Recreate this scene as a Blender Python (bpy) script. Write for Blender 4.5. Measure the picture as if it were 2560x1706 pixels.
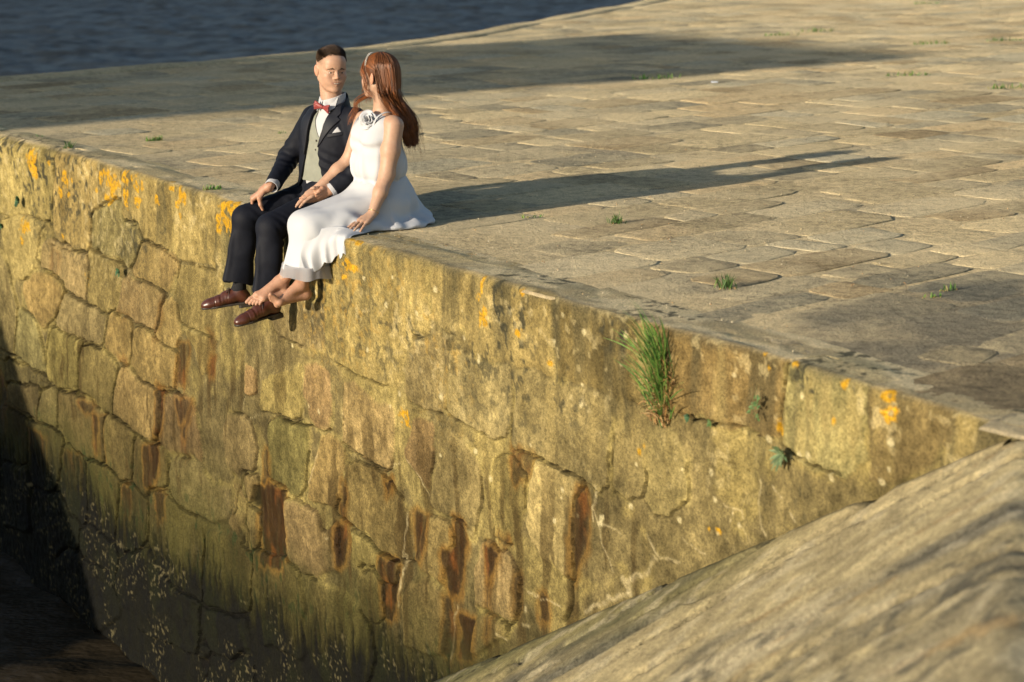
import bpy, math, random
import numpy as np
from mathutils import Vector, Matrix, noise as mnoise
rng = np.random.default_rng(7); random.seed(7)
SC = bpy.context.scene
COL = SC.collection
for o in list(bpy.data.objects): bpy.data.objects.remove(o)

# ------------------------------------------------------------------ camera, sky, sun, exposure
CAM_H = 1.72
PITCH = math.radians(12.68)
cd = bpy.data.cameras.new('camera'); cam = bpy.data.objects.new('camera', cd); COL.objects.link(cam)
cam.location = (0, 0, CAM_H); cam.rotation_euler = (math.radians(90) - PITCH, 0, 0)
cd.sensor_width = 36.0; cd.lens = 70.0; cd.clip_start = 0.05; cd.clip_end = 3000
cd.dof.use_dof = True; cd.dof.focus_distance = 10.75; cd.dof.aperture_fstop = 2.8
SC.camera = cam
SUN_EL = math.radians(12.0)
SH = Vector((0.7636, 0.6457, 0)).normalized()            # horizontal direction the shadows fall
w = bpy.data.worlds.new('World'); SC.world = w; w.use_nodes = True
nt = w.node_tree; bg = nt.nodes['Background']
sky = nt.nodes.new('ShaderNodeTexSky'); sky.sky_type = 'NISHITA'; sky.sun_disc = False
sky.sun_elevation = SUN_EL; sky.sun_rotation = math.atan2(-SH.x, -SH.y)
sky.air_density = 1.0; sky.dust_density = 1.0; sky.ozone_density = 1.5
nt.links.new(sky.outputs[0], bg.inputs[0]); bg.inputs[1].default_value = 0.125
sd = bpy.data.lights.new('sun', 'SUN'); sun = bpy.data.objects.new('sun', sd); COL.objects.link(sun)
sd.energy = 5.0; sd.angle = math.radians(0.53); sd.color = (1.0, 0.88, 0.70)
ray = Vector((SH.x * math.cos(SUN_EL), SH.y * math.cos(SUN_EL), -math.sin(SUN_EL)))
sun.rotation_euler = ray.to_track_quat('-Z', 'Y').to_euler(); sun.location = (-20, -15, 12)
SC.view_settings.view_transform = 'Standard'; SC.view_settings.look = 'None'
SC.view_settings.exposure = 0.58; SC.view_settings.gamma = 1.0
SC.cycles.max_bounces = 6; SC.cycles.use_denoising = True; SC.cycles.denoising_input_passes = 'RGB_ALBEDO_NORMAL'; SC.cycles.denoising_prefilter = 'ACCURATE'
SC.cycles.sample_clamp_indirect = 4.0

# ------------------------------------------------------------------ the survey frame of the quay wall
# u runs along the wall edge (away from the ramp corner), a points out from the wall face, z up; platform z = 0
F_PX, CX, CY = 4978.0, 1280.0, 853.0
WB = np.array([1.67214726, 6.3311507, 0.0])
WE = np.array([-0.55751343, 0.83016792, 0.0])
WN = np.array([-0.83016792, -0.55751343, 0.0])
WATER_Z = -3.32
def survey_ray(x, y):
    x = np.asarray(x, float); y = np.asarray(y, float)
    a = (x - CX) / F_PX; b = -(y - CY) / F_PX; c, s = math.cos(PITCH), math.sin(PITCH)
    return np.stack([a, c + b * s, -s + b * c], -1)
CAMP = np.array([0, 0, CAM_H])
def on_wall(x, y, a=0.0):
    d = survey_ray(x, y); t = (np.dot(WB - CAMP, WN) + a) / (d @ WN); p = CAMP + d * t[..., None]
    return np.stack([(p - WB) @ WE, p[..., 2]], -1)
def on_ground(x, y, z=0.0):
    d = survey_ray(x, y); t = (z - CAM_H) / d[..., 2]; return CAMP + d * t[..., None]
def uaz(u, a, z):
    u = np.asarray(u, float); a = np.asarray(a, float); z = np.asarray(z, float)
    return WB + u[..., None] * WE + a[..., None] * WN + np.stack([0 * z, 0 * z, z], -1)

# ------------------------------------------------------------------ helpers
def _hash(ix, iy, iz, seed):
    h = (ix.astype(np.int64) * 374761393 + iy.astype(np.int64) * 668265263 + iz.astype(np.int64) * 2147483647 + seed * 974711) & 0x7fffffff
    h = ((h ^ (h >> 13)) * 1274126177) & 0x7fffffff
    h = ((h ^ (h >> 16)) * 668265263) & 0x7fffffff
    return ((h ^ (h >> 15)) & 0xffff) / 65535.0
def vn(x, y, z=0.0, seed=0):
    x, y, z = np.broadcast_arrays(np.asarray(x, float), np.asarray(y, float), np.asarray(z, float))
    i, j, k = np.floor(x), np.floor(y), np.floor(z)
    fx, fy, fz = x - i, y - j, z - k
    fx = fx * fx * (3 - 2 * fx); fy = fy * fy * (3 - 2 * fy); fz = fz * fz * (3 - 2 * fz)
    r = 0.0
    flat = not np.any(fz)
    for dz in ((0,) if flat else (0, 1)):
        wz = 1.0 if flat else (fz if dz else 1 - fz)
        for dy in (0, 1):
            wy = fy if dy else 1 - fy
            for dx in (0, 1):
                wx = fx if dx else 1 - fx
                r = r + _hash(i + dx, j + dy, k + dz, seed) * wx * wy * wz
    return r
def fbm(x, y, z=0.0, seed=0, o=4):
    r, a, t = 0.0, 0.5, 0.0
    for q in range(o):
        f = 2.03 ** q
        r = r + a * vn(x * f, y * f, np.asarray(z) * f, seed + q * 17); t += a; a *= 0.5
    return r / t
def ss(a, b, x):
    t = np.clip((x - a) / (b - a + 1e-12), 0, 1); return t * t * (3 - 2 * t)
def mixc(c, d, m): return c * (1 - m[..., None]) + np.asarray(d, float) * m[..., None]

def mesh(name, V, faces, mat=None, parent=None, col=None, smooth=True, mats=None, fmat=None):
    """faces: (n,3|4) int array or list of lists"""
    me = bpy.data.meshes.new(name)
    V = np.asarray(V, np.float32)
    if isinstance(faces, np.ndarray):
        n, k = faces.shape
        me.vertices.add(len(V)); me.vertices.foreach_set('co', V.ravel())
        me.loops.add(n * k); me.loops.foreach_set('vertex_index', faces.astype(np.int32).ravel())
        me.polygons.add(n); me.polygons.foreach_set('loop_start', np.arange(0, n * k, k, dtype=np.int32))
        me.update(calc_edges=True)
    else:
        me.from_pydata([tuple(map(float, v)) for v in V], [], [list(map(int, f)) for f in faces]); me.update()
    if smooth: me.polygons.foreach_set('use_smooth', np.ones(len(me.polygons), bool))
    if col is not None:
        ca = me.color_attributes.new('Col', 'FLOAT_COLOR', 'POINT')
        c = np.asarray(col, np.float32)
        if c.shape[1] == 3: c = np.concatenate([c, np.zeros((len(c), 1), np.float32)], 1)
        ca.data.foreach_set('color', c.ravel())
    for m in (mats or ([mat] if mat else [])): me.materials.append(m)
    if fmat is not None: me.polygons.foreach_set('material_index', np.asarray(fmat, np.int32))
    o = bpy.data.objects.new(name, me); COL.objects.link(o)
    if parent: o.parent = parent
    return o
def tag(o, label=None, cat=None, group=None, kind=None):
    if label: o['label'] = label
    if cat: o['category'] = cat
    if group: o['group'] = group
    if kind: o['kind'] = kind
    return o
def empty(name, loc=(0, 0, 0), rz=0.0):
    o = bpy.data.objects.new(name, None); COL.objects.link(o); o.location = loc; o.rotation_euler = (0, 0, rz)
    o.empty_display_size = 0.1
    return o
def gridfaces(nu, nv):
    i = np.arange(nu - 1)[:, None] * nv + np.arange(nv - 1)[None, :]
    return np.stack([i, i + nv, i + nv + 1, i + 1], -1).reshape(-1, 4)

def unit(v): v = np.asarray(v, float); return v / np.linalg.norm(v)

# ------------------------------------------------------------------ materials
def new_mat(name):
    m = bpy.data.materials.new(name); m.use_nodes = True
    return m, m.node_tree, m.node_tree.nodes['Principled BSDF']
def N(nt, t, **kw):
    n = nt.nodes.new(t)
    for k, v in kw.items():
        if k in n.inputs: n.inputs[k].default_value = v
        else: setattr(n, k, v)
    return n
def noise_node(nt, vec, scale, detail=4, rough=0.6):
    n = N(nt, 'ShaderNodeTexNoise', Scale=scale, Detail=detail, Roughness=rough)
    nt.links.new(vec, n.inputs['Vector']); return n.outputs[0]
def ramp_node(nt, fac, stops):
    r = nt.nodes.new('ShaderNodeValToRGB'); e = r.color_ramp.elements
    e[0].position, e[0].color = stops[0][0], (*stops[0][1], 1)
    e[1].position, e[1].color = stops[-1][0], (*stops[-1][1], 1)
    for p, c in stops[1:-1]:
        q = e.new(p); q.color = (*c, 1)
    nt.links.new(fac, r.inputs[0]); return r.outputs[0]
def mixn(nt, a, b, fac, mode='MIX'):
    m = nt.nodes.new('ShaderNodeMix'); m.data_type = 'RGBA'; m.blend_type = mode
    for s, v in ((m.inputs[0], fac), (m.inputs[6], a), (m.inputs[7], b)):
        if isinstance(v, (int, float)): s.default_value = v
        elif isinstance(v, tuple): s.default_value = (*v, 1)
        else: nt.links.new(v, s)
    return m.outputs[2]
def mathn(nt, op, a, b=0.0):
    m = nt.nodes.new('ShaderNodeMath'); m.operation = op
    for s, v in ((m.inputs[0], a), (m.inputs[1], b)):
        if isinstance(v, (int, float)): s.default_value = v
        else: nt.links.new(v, s)
    return m.outputs[0]
def bump(nt, b, h, strength, dist):
    n = N(nt, 'ShaderNodeBump', Strength=strength, Distance=dist)
    nt.links.new(h, n.inputs['Height']); nt.links.new(n.outputs[0], b.inputs['Normal']); return n

def col_stone(name, g1=90, g2=320, bs=0.7, bd=0.01, contrast=0.55, spec=0.25):
    """vertex colour carries stone colour and stains, alpha the wetness; grain and fine relief in nodes"""
    m, nt, b = new_mat(name)
    a = N(nt, 'ShaderNodeVertexColor', layer_name='Col')
    pos = N(nt, 'ShaderNodeNewGeometry').outputs['Position']
    n1 = noise_node(nt, pos, g1, 5, 0.7); n2 = noise_node(nt, pos, g2, 3, 0.6)
    g = ramp_node(nt, n1, [(0.30, (1 - contrast,) * 3), (0.5, (1, 1, 1)), (0.72, (1 + contrast,) * 3)])
    c = mixn(nt, a.outputs[0], g, 1.0, 'MULTIPLY')
    g2n = ramp_node(nt, n2, [(0.34, (0.62,) * 3), (0.5, (1, 1, 1)), (0.68, (1.35, 1.32, 1.25))])
    c = mixn(nt, c, g2n, 1.0, 'MULTIPLY')
    nt.links.new(c, b.inputs['Base Color'])
    rgh = mathn(nt, 'SUBTRACT', 0.92, mathn(nt, 'MULTIPLY', a.outputs[1], 0.62))
    nt.links.new(rgh, b.inputs['Roughness'])
    b.inputs['Specular IOR Level'].default_value = spec
    h = mathn(nt, 'ADD', n1, mathn(nt, 'MULTIPLY', n2, 0.5))
    bump(nt, b, h, bs, bd)
    return m
M = {}
M['wall'] = col_stone('weathered_wall_stone', spec=.09)

def platform_mat(name, sand=0.5):
    m, nt, b = new_mat(name)
    a = N(nt, 'ShaderNodeVertexColor', layer_name='Col')
    pos = N(nt, 'ShaderNodeNewGeometry').outputs['Position']
    n0 = noise_node(nt, pos, 0.9, 5, 0.65); n1 = noise_node(nt, pos, 14, 6, 0.7); n2 = noise_node(nt, pos, 85, 5, 0.7); n3 = noise_node(nt, pos, 300, 2, 0.6)
    g = ramp_node(nt, n1, [(0.32, (0.6,) * 3), (0.5, (1, 1, 1)), (0.7, (1.3, 1.28, 1.2))])
    c = mixn(nt, a.outputs[0], g, 1.0, 'MULTIPLY')
    g2 = ramp_node(nt, n2, [(0.33, (0.5, 0.5, 0.52)), (0.5, (1, 1, 1)), (0.68, (1.3, 1.27, 1.2))])
    c = mixn(nt, c, g2, 1.0, 'MULTIPLY')
    dust = ramp_node(nt, mathn(nt, 'ADD', mathn(nt, 'MULTIPLY', n0, 0.75), mathn(nt, 'MULTIPLY', n1, 0.25)), [(0.42, (0, 0, 0)), (0.60, (1, 1, 1))])
    sandc = mixn(nt, (0.65, 0.535, 0.325), g2, 0.5, 'MULTIPLY')
    c = mixn(nt, c, sandc, mathn(nt, 'MULTIPLY', mathn(nt, 'MULTIPLY', dust, sand), mathn(nt, 'SUBTRACT', 1.0, a.outputs[1])))
    nt.links.new(c, b.inputs['Base Color']); b.inputs['Roughness'].default_value = 0.95
    b.inputs['Specular IOR Level'].default_value = 0.06
    b.inputs['Diffuse Roughness'].default_value = 1.0
    h = mathn(nt, 'ADD', mathn(nt, 'MULTIPLY', n1, 1.2), mathn(nt, 'ADD', mathn(nt, 'MULTIPLY', n2, 0.5), mathn(nt, 'MULTIPLY', n3, 0.2)))
    bump(nt, b, h, 0.9, 0.035)
    return m
M['pave'] = platform_mat('sandy_paving_stone', 0.65); M['bed'] = platform_mat('sandy_mortar', 0.8)

def water_mat():
    m, nt, b = new_mat('dark_harbour_water')
    ps0 = N(nt, 'ShaderNodeNewGeometry').outputs['Position']; sx = N(nt, 'ShaderNodeSeparateXYZ'); nt.links.new(ps0, sx.inputs[0])
    mr = N(nt, 'ShaderNodeMapRange'); mr.inputs[1].default_value = 15; mr.inputs[2].default_value = 20; nt.links.new(sx.outputs[1], mr.inputs[0])
    nt.links.new(mixn(nt, (0.020, 0.014, 0.006), (0.020, 0.024, 0.025), mr.outputs[0]), b.inputs['Base Color'])                    # silty basin, darker river; b.inputs['Roughness'].default_value = 0.08
    b.inputs['IOR'].default_value = 1.33
    pos = N(nt, 'ShaderNodeNewGeometry').outputs['Position']
    mp = N(nt, 'ShaderNodeMapping'); mp.inputs['Scale'].default_value = (0.55, 1.0, 1.0); nt.links.new(pos, mp.inputs[0])
    n1 = noise_node(nt, mp.outputs[0], 0.7, 3, 0.5); n2 = noise_node(nt, mp.outputs[0], 3.2, 4, 0.6); n3 = noise_node(nt, mp.outputs[0], 0.12, 3, 0.5)
    h = mathn(nt, 'ADD', mathn(nt, 'MULTIPLY', n1, 1.0), mathn(nt, 'ADD', mathn(nt, 'MULTIPLY', n2, 0.30), mathn(nt, 'MULTIPLY', n3, 1.5)))
    bump(nt, b, h, 1.0, 0.22)
    return m
M['water'] = water_mat()

# ------------------------------------------------------------------ water
wx = np.concatenate([[-400, -200, -90, -45], np.arange(-30, -18, .3), np.arange(-18, 9, .11), np.arange(9, 14, .4), [20, 40, 90, 200, 400]])
wy = np.concatenate([[-300, -120, -40, -5, 4], np.arange(8.5, 40, .11), np.arange(40, 112, .26), [130, 200, 300, 500]])
Xw, Yw = np.meshgrid(wx, wy, indexing='ij')
front = ss(19, 16, Yw - .75 * (Xw + 5)) * ss(-2, -3, Xw * 0 - 3)                   # sheltered basin in front of the wall
wv_ = .34 * (fbm(Xw * .38, Yw * .80, seed=150, o=4) - .5) + .24 * (fbm(Xw * 1.1 + .35 * Yw, Yw * 2.4, seed=151, o=3) - .5)
wv_ = wv_ * (1 - .3 * front)
wv_ *= ss(-30, -26, Xw) * ss(8.6, 10, Yw) * ss(14, 11, Xw) * ss(111, 100, Yw)
tag(mesh('water', np.stack([Xw, Yw, WATER_Z + wv_], -1).reshape(-1, 3), gridfaces(len(wx), len(wy)), M['water']), kind='structure')

# ------------------------------------------------------------------ quay wall
C3, C4, C5, C6, C7, C8, S0 = (0, 320, 2.45), (0, 900, 1.945), (600, 760, 2.45), (1100, 700, 2.613), (1700, 700, 2.24), (900, 1200, 2.941), (0, 0, 1.0)
def tr(fr, pts):
    p = np.array(pts, float); return np.stack([p[:, 0] / fr[2] + fr[0], p[:, 1] / fr[2] + fr[1]], -1)
def wp(fr, pts):
    q = tr(fr, pts); return on_wall(q[:, 0], q[:, 1])
# outlines of the stones, measured on the wall; kind: t tan, r reddish, g grey, d dark, o olive, m flush render
STONES = [
 ('t', C3, [(-60,40),(90,90),(190,130),(275,150),(270,340),(262,500),(255,575),(190,550),(130,520),(-60,470)]),
 ('t', C3, [(300,170),(590,240),(685,300),(690,440),(600,470),(500,500),(500,720),(410,750),(300,620),(280,440)]),
 ('g', C3, [(515,500),(610,470),(690,455),(705,550),(800,615),(830,680),(780,800),(740,830),(690,800),(530,760)]),
 ('t', C3, [(700,300),(820,320),(960,340),(1010,360),(1010,690),(960,740),(850,690),(800,600),(715,560),(695,420)]),
 ('t', C3, [(1020,370),(1150,400),(1280,440),(1295,700),(1270,860),(1060,810),(1015,690)]),
 ('g', S0, [(530,488),(600,510),(720,545),(765,560),(770,700),(640,760),(590,745),(548,720),(536,640)]),
 ('t', C3, [(130,530),(220,570),(215,700),(220,850),(170,910),(100,880),(40,740),(20,600)]),
 ('r', C3, [(265,715),(480,770),(510,850),(510,1060),(390,980),(240,850),(235,780)]),
 ('t', C3, [(520,770),(700,820),(740,870),(710,920),(700,1050),(640,1110),(520,1090),(525,900)]),
 ('t', C3, [(790,830),(850,700),(960,755),(1050,820),(1045,900),(960,990),(780,900)]),
 ('r', C3, [(725,900),(790,915),(955,1005),(960,1080),(945,1260),(880,1220),(700,1130),(705,1040)]),
 ('t', C3, [(1060,820),(1270,870),(1300,900),(1290,1270),(1260,1280),(1080,1190),(1045,1060),(1050,900)]),
 ('t', C3, [(200,870),(370,950),(350,1080),(270,1190),(190,1110),(150,990)]),
 ('g', C3, [(380,1010),(500,1075),(640,1130),(645,1200),(620,1350),(560,1320),(400,1230),(350,1180)]),
 ('t', C3, [(665,1140),(790,1180),(800,1400),(660,1370),(650,1290)]),
 ('o', S0, [(128,838),(176,847),(204,863),(196,916),(193,975),(150,970),(122,950),(122,890)]),
 ('o', S0, [(208,867),(253,879),(286,900),(290,960),(285,1035),(250,1000),(200,980),(198,930)]),
 ('t', C3, [(830,1240),(940,1270),(1000,1335),(1060,1370),(1055,1568),(850,1530),(810,1420)]),
 ('t', C3, [(965,1095),(1040,1060),(1078,1200),(1065,1320),(1005,1325),(955,1265)]),
 ('t', C3, [(1120,1240),(1270,1295),(1285,1360),(1230,1500),(1180,1330)]),
 ('g', C3, [(-40,690),(50,900),(95,1130),(85,1390),(-40,1350)]),
 ('g', C3, [(120,1140),(200,1170),(260,1400),(280,1490),(200,1470),(105,1390)]),
 ('g', C3, [(60,1460),(240,1505),(300,1568),(280,1610),(40,1590)]),
 ('g', C4, [(50,95),(130,90),(195,110),(185,190),(170,275),(50,200),(30,130)]),
 ('g', C4, [(198,115),(270,150),(275,320),(185,280)]),
 ('r', C4, [(300,170),(470,210),(500,260),(505,480),(480,490),(360,430),(340,380),(285,310),(285,230)]),
 ('t', C4, [(595,60),(640,80),(750,140),(770,200),(760,400),(740,400),(560,270),(570,130)]),
 ('t', C4, [(530,280),(640,340),(645,400),(640,580),(610,590),(520,510),(515,380)]),
 ('r', C4, [(810,180),(910,200),(940,250),(970,360),(975,460),(930,480),(880,430),(790,390),(790,300)]),
 ('t', C4, [(680,375),(765,420),(800,480),(800,620),(740,620),(710,670),(660,600),(655,440)]),
 ('t', C4, [(440,520),(530,540),(580,590),(570,680),(550,790),(530,860),(470,830),(435,720),(430,600)]),
 ('t', C4, [(590,600),(640,620),(720,690),(715,860),(690,910),(600,930),(560,860),(575,700)]),
 ('t', C4, [(735,650),(800,640),(830,690),(990,790),(995,900),(980,1150),(850,1110),(730,920)]),
 ('g', C4, [(870,470),(960,480),(990,560),(1050,640),(1130,640),(1120,740),(1020,760),(960,740),(870,690),(850,560)]),
 ('d', C4, [(20,250),(120,300),(130,460),(100,510),(10,480)]),
 ('d', C4, [(140,310),(270,350),(300,440),(230,640),(150,600)]),
 ('d', C4, [(305,450),(390,480),(400,560),(395,790),(330,760),(300,660)]),
 ('d', C4, [(20,520),(120,530),(150,620),(130,800),(10,780)]),
 ('d', C4, [(160,640),(300,700),(380,800),(370,960),(200,900),(150,760)]),
 ('d', C4, [(390,830),(470,845),(550,930),(560,1080),(430,1050),(380,960)]),
 ('t', C4, [(1150,600),(1245,560),(1260,700),(1230,880),(1190,900),(1130,800)]),
 ('o', C4, [(1010,860),(1120,880),(1200,930),(1230,1000),(1200,1240),(1000,1200),(990,1000)]),
 ('o', C4, [(610,945),(720,915),(840,1120),(960,1180),(960,1400),(700,1300),(570,1100)]),
 ('o', C4, [(990,1220),(1190,1260),(1220,1420),(1150,1568),(1000,1540),(970,1400)]),
 ('t', S0, [(880,612),(1000,640),(1085,665),(1085,835),(1040,862),(1015,955),(985,960),(935,943),(838,893),(836,760),(845,640)]),
 ('g', C5, [(200,100),(240,-20),(560,-10),(550,240),(510,285),(370,250),(250,200)]),
 ('t', C5, [(150,470),(240,430),(400,370),(380,640),(360,700),(270,680),(130,640)]),
 ('r', C5, [(405,380),(480,390),(580,430),(580,680),(550,780),(480,750),(440,700),(430,610),(395,570)]),
 ('r', C5, [(670,500),(740,490),(830,570),(960,640),(970,700),(930,1000),(890,1010),(830,960),(650,840),(660,700)]),
 ('o', C5, [(185,740),(280,720),(420,750),(410,900),(400,1080),(360,1150),(190,1080),(170,1000)]),
 ('t', C5, [(510,810),(560,790),(640,860),(640,1000),(600,1220),(530,1200),(440,1170),(470,1010)]),
 ('t', C5, [(670,980),(720,960),(860,1030),(920,1100),(1050,1260),(1060,1310),(1030,1500),(960,1560),(870,1520),(700,1370),(660,1280),(660,1100)]),
 ('r', C5, [(1080,710),(1200,740),(1190,900),(1160,1120),(1100,1030),(1030,930),(1060,830)]),
 ('g', C5, [(1230,830),(1280,760),(1400,860),(1480,1000),(1470,1150),(1450,1300),(1420,1390),(1340,1320),(1170,1200),(1190,1050)]),
 ('g', C5, [(1060,230),(1110,195),(1290,180),(1280,640),(1250,670),(1110,620),(1060,590),(1035,520),(1040,380)]),
 ('r', C5, [(290,1240),(350,1230),(460,1290),(500,1420),(540,1440),(600,1360),(600,1600),(500,1660),(310,1600),(290,1400)]),
 ('t', C5, [(0,1100),(100,1110),(115,1300),(105,1500),(0,1450),(-30,1250)]),
 ('r', C5, [(30,370),(110,400),(100,540),(40,555)]),
 ('r', C5, [(-60,700),(50,720),(95,860),(80,1000),(0,1060),(-60,980),(-90,820)]),
 ('t', C5, [(690,1400),(760,1400),(880,1530),(960,1580),(950,1700),(800,1680),(700,1560)]),
 ('g', C6, [(110,480),(160,470),(330,530),(480,560),(490,700),(480,880),(440,1010),(370,1040),(210,970),(70,850),(85,640)]),
 ('t', C6, [(0,-30),(120,-10),(340,0),(540,10),(780,90),(770,300),(755,600),(480,540),(330,510),(230,450),(200,300),(60,300),(-20,150)]),
 ('t', C6, [(792,92),(1100,165),(1330,230),(1320,780),(1180,770),(980,720),(800,660),(770,580),(782,300)]),
 ('g', C6, [(520,600),(760,640),(1000,735),(1090,790),(1140,900),(1130,1040),(1100,1180),(1100,1340),(1040,1350),(900,1270),(790,1230),(670,1160),(500,1100),(490,1000),(505,900)]),
 ('g', C6, [(1180,950),(1260,930),(1320,970),(1345,1060),(1335,1180),(1360,1300),(1325,1380),(1240,1430),(1150,1390),(1145,1200),(1145,1050)]),
 ('g', C6, [(1375,960),(1500,1000),(1580,1150),(1580,1400),(1480,1540),(1400,1520),(1345,1390),(1380,1250),(1352,1180)]),
 ('t', S0, [(1238,1152),(1284,1140),(1318,1194),(1315,1245),(1305,1336),(1274,1350),(1243,1329),(1233,1295),(1230,1236)]),
 ('g', S0, [(1345,1155),(1368,1150),(1452,1197),(1457,1215),(1444,1248),(1434,1336),(1430,1445),(1383,1404),(1362,1397),(1325,1309),(1328,1230)]),
 ('t', S0, [(1612,798),(1700,810),(1790,838),(1890,865),(1962,890),(1950,950),(1936,1040),(1932,1090),(1887,1088),(1847,1052),(1820,1066),(1745,1044),(1690,1035),(1615,1000)]),
 ('g', C7, [(612,425),(690,425),(930,525),(1030,565),(1050,700),(1040,1000),(920,1080),(740,1040),(650,990),(560,900),(545,760),(575,600)]),
 ('m', C7, [(1060,570),(1200,612),(1400,670),(1620,725),(1870,790),(1700,900),(1440,1000),(1062,1150),(1065,900)]),
 ('t', C8, [(500,380),(520,290),(640,330),(680,420),(620,550),(610,740),(560,720),(440,610),(480,500)]),
 ('t', C8, [(350,830),(430,750),(560,740),(610,800),(610,1230),(520,1260),(330,1180),(340,950)]),
 ('o', C8, [(30,580),(150,600),(160,800),(150,1000),(30,980),(10,800)]),
 ('r', C8, [(870,620),(930,470),(1040,560),(1110,560),(1180,700),(1150,1030),(1110,1080),(1000,990),(860,920)]),
 ('r', C8, [(890,950),(1000,1000),(1110,1090),(990,1160),(860,1260),(870,1050)]),
 ('o', S0, [(640,1390),(740,1420),(762,1530),(750,1640),(650,1600),(630,1480)]),
 ('o', S0, [(775,1450),(860,1500),(925,1560),(932,1640),(900,1720),(790,1690),(765,1560)]),
 ('o', S0, [(500,1580),(620,1610),(640,1740),(520,1740)]),
 ('d', S0, [(150,1360),(260,1400),(290,1520),(230,1560),(140,1470)]),
]
DU = 0.0078
UG = np.arange(-0.06, 11.9, DU); SG = np.arange(-3.62, 0.34, DU)
U, S_ = np.meshgrid(UG, SG, indexing='ij')
RAD = 0.024 + 0.060 * ss(7.6, 9.2, UG) + 0.012 * (vn(UG * 1.7, 3.1, seed=5) - 0.5) + 0.02 * ss(4.9, 5.6, UG) * (1 - ss(6.2, 6.8, UG))
R_ = RAD[:, None] + 0 * S_
ZZ = S_ - R_                                             # equals z on the face, runs on over the rounded edge
OFF = -np.interp(UG, [0, .69, 1.37, 2.0, 3.2, 3.94, 4.38, 5.16, 6.25, 7.5, 8.65, 9.6, 12], [0, -.01, .035, -.01, -.015, -.02, -.045, .0, .06, .06, .07, .0, .0])
OFF = OFF + 0.02 * (vn(UG * 5.1, 7.7, seed=9) - 0.5) + 0.012 * (vn(UG * 14, 2.2, seed=10) - 0.5)
# domain warp so no outline stays straight
WU = U + 0.030 * (fbm(U * 6, ZZ * 6, seed=1, o=3) - .5) * 2 + 0.010 * (fbm(U * 26, ZZ * 26, seed=2, o=2) - .5) * 2
WZ = ZZ + 0.030 * (fbm(U * 6, ZZ * 6, seed=3, o=3) - .5) * 2 + 0.010 * (fbm(U * 26, ZZ * 26, seed=4, o=2) - .5) * 2
def poly_sd(px, py, P):
    """signed distance, positive inside"""
    d = np.full(px.shape, 1e9); ins = np.zeros(px.shape, bool); n = len(P)
    for i in range(n):
        x0, y0 = P[i]; x1, y1 = P[(i + 1) % n]; ex, ey = x1 - x0, y1 - y0
        t = np.clip(((px - x0) * ex + (py - y0) * ey) / (ex * ex + ey * ey + 1e-12), 0, 1)
        d = np.minimum(d, (px - x0 - t * ex) ** 2 + (py - y0 - t * ey) ** 2)
        c = ((y0 > py) != (y1 > py)) & (px < (x1 - x0) * (py - y0) / (y1 - y0 + 1e-12) + x0)
        ins ^= c
    d = np.sqrt(d); return np.where(ins, d, -d)
def window(P, pad):
    i0, i1 = np.searchsorted(UG, [P[:, 0].min() - pad, P[:, 0].max() + pad]); j0, j1 = np.searchsorted(SG, [P[:, 1].min() - pad, P[:, 1].max() + pad + 0.12])
    return slice(max(i0 - 1, 0), i1 + 1), slice(max(j0 - 1, 0), j1 + 1)
SDW = np.full(U.shape, -1.0); SD2 = np.full(U.shape, -1.0); LAB = np.zeros(U.shape, int)
polys = []
for kd, fr, pts in STONES: polys.append((kd, wp(fr, pts)))
# the stretch of wall past the photographed one: the same rough courses go on
for zr in (-0.28, -0.85, -1.4, -1.95, -2.5):
    x = 10.15 + random.uniform(-.15, .1)
    while x < 11.5:
        l = random.uniform(.4, .75); hh = .23
        j = lambda s=.04: random.uniform(-s, s)
        polys.append((random.choice('ttgr' if zr > -1.8 else 'dd'), np.array([(x + j(), zr - hh + j()), (x + l - .04 + j(), zr - hh + j()), (x + l - .03 + j(), zr + hh + j()), (x + j(), zr + hh + j())])))
        x += l
# outer boundary rounding: chaikin
def chaikin(P, k=1):
    for _ in range(k):
        Q = np.roll(P, -1, 0); P = np.stack([P * .93 + Q * .07, P * .07 + Q * .93], 1).reshape(-1, 2)
    return P
KIND = ['']; 
for idx, (kd, P) in enumerate(polys, 1):
    P = P.copy(); cap = P[:, 1] > -0.10
    P[cap, 1] += 0.24
    P = chaikin(P, 1)
    a, b = window(P, 0.14)
    d = poly_sd(WU[a, b], WZ[a, b], P)
    better = d > SDW[a, b]
    SD2[a, b] = np.where(better, SDW[a, b], np.maximum(SD2[a, b], d)); SDW[a, b] = np.where(better, d, SDW[a, b]); LAB[a, b] = np.where(better, idx, LAB[a, b])
    KIND.append(kd)
leftw = ss(5.6, 7.2, U); low = ss(-0.9, -1.6, ZZ)
grow = .012 + .030 * leftw + .014 * low + .02 * (fbm(U * 2.5, ZZ * 2.5, seed=11, o=2) - .5)
SDW = np.minimum(SDW + grow, (SDW - SD2) * .5 - .006 - .008 * vn(U * 6, ZZ * 6, seed=12))   # neighbours meet at a narrow joint
inside = SDW > 0
near = LAB.copy(); LAB = np.where(inside, LAB, 0)
KA = np.array([' '] + KIND[1:])[near]
depthz = np.clip(-ZZ / 3.3, 0, 1)
r1 = rng.random(len(KIND) + 1); r2 = rng.random(len(KIND) + 1); r3 = rng.random((len(KIND) + 1, 3))
proud = (0.003 + 0.008 * r1)[near] * (0.45 + 1.35 * np.maximum(low, leftw * .6))
proud = np.where(KA == 'm', 0.003, proud)
Hh = 0.035 * (fbm(U * .9, ZZ * .9, seed=20) - .5) + 0.014 * (fbm(U * 5, ZZ * 5, seed=21) - .5)
mort = -0.006 - 0.008 * leftw + 0.012 * (fbm(U * 11, ZZ * 11, seed=22) - .5)
rough = 0.018 * (fbm(U * 16, ZZ * 16, seed=23) - .5) * (0.5 + 0.8 * r2[near])
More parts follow.
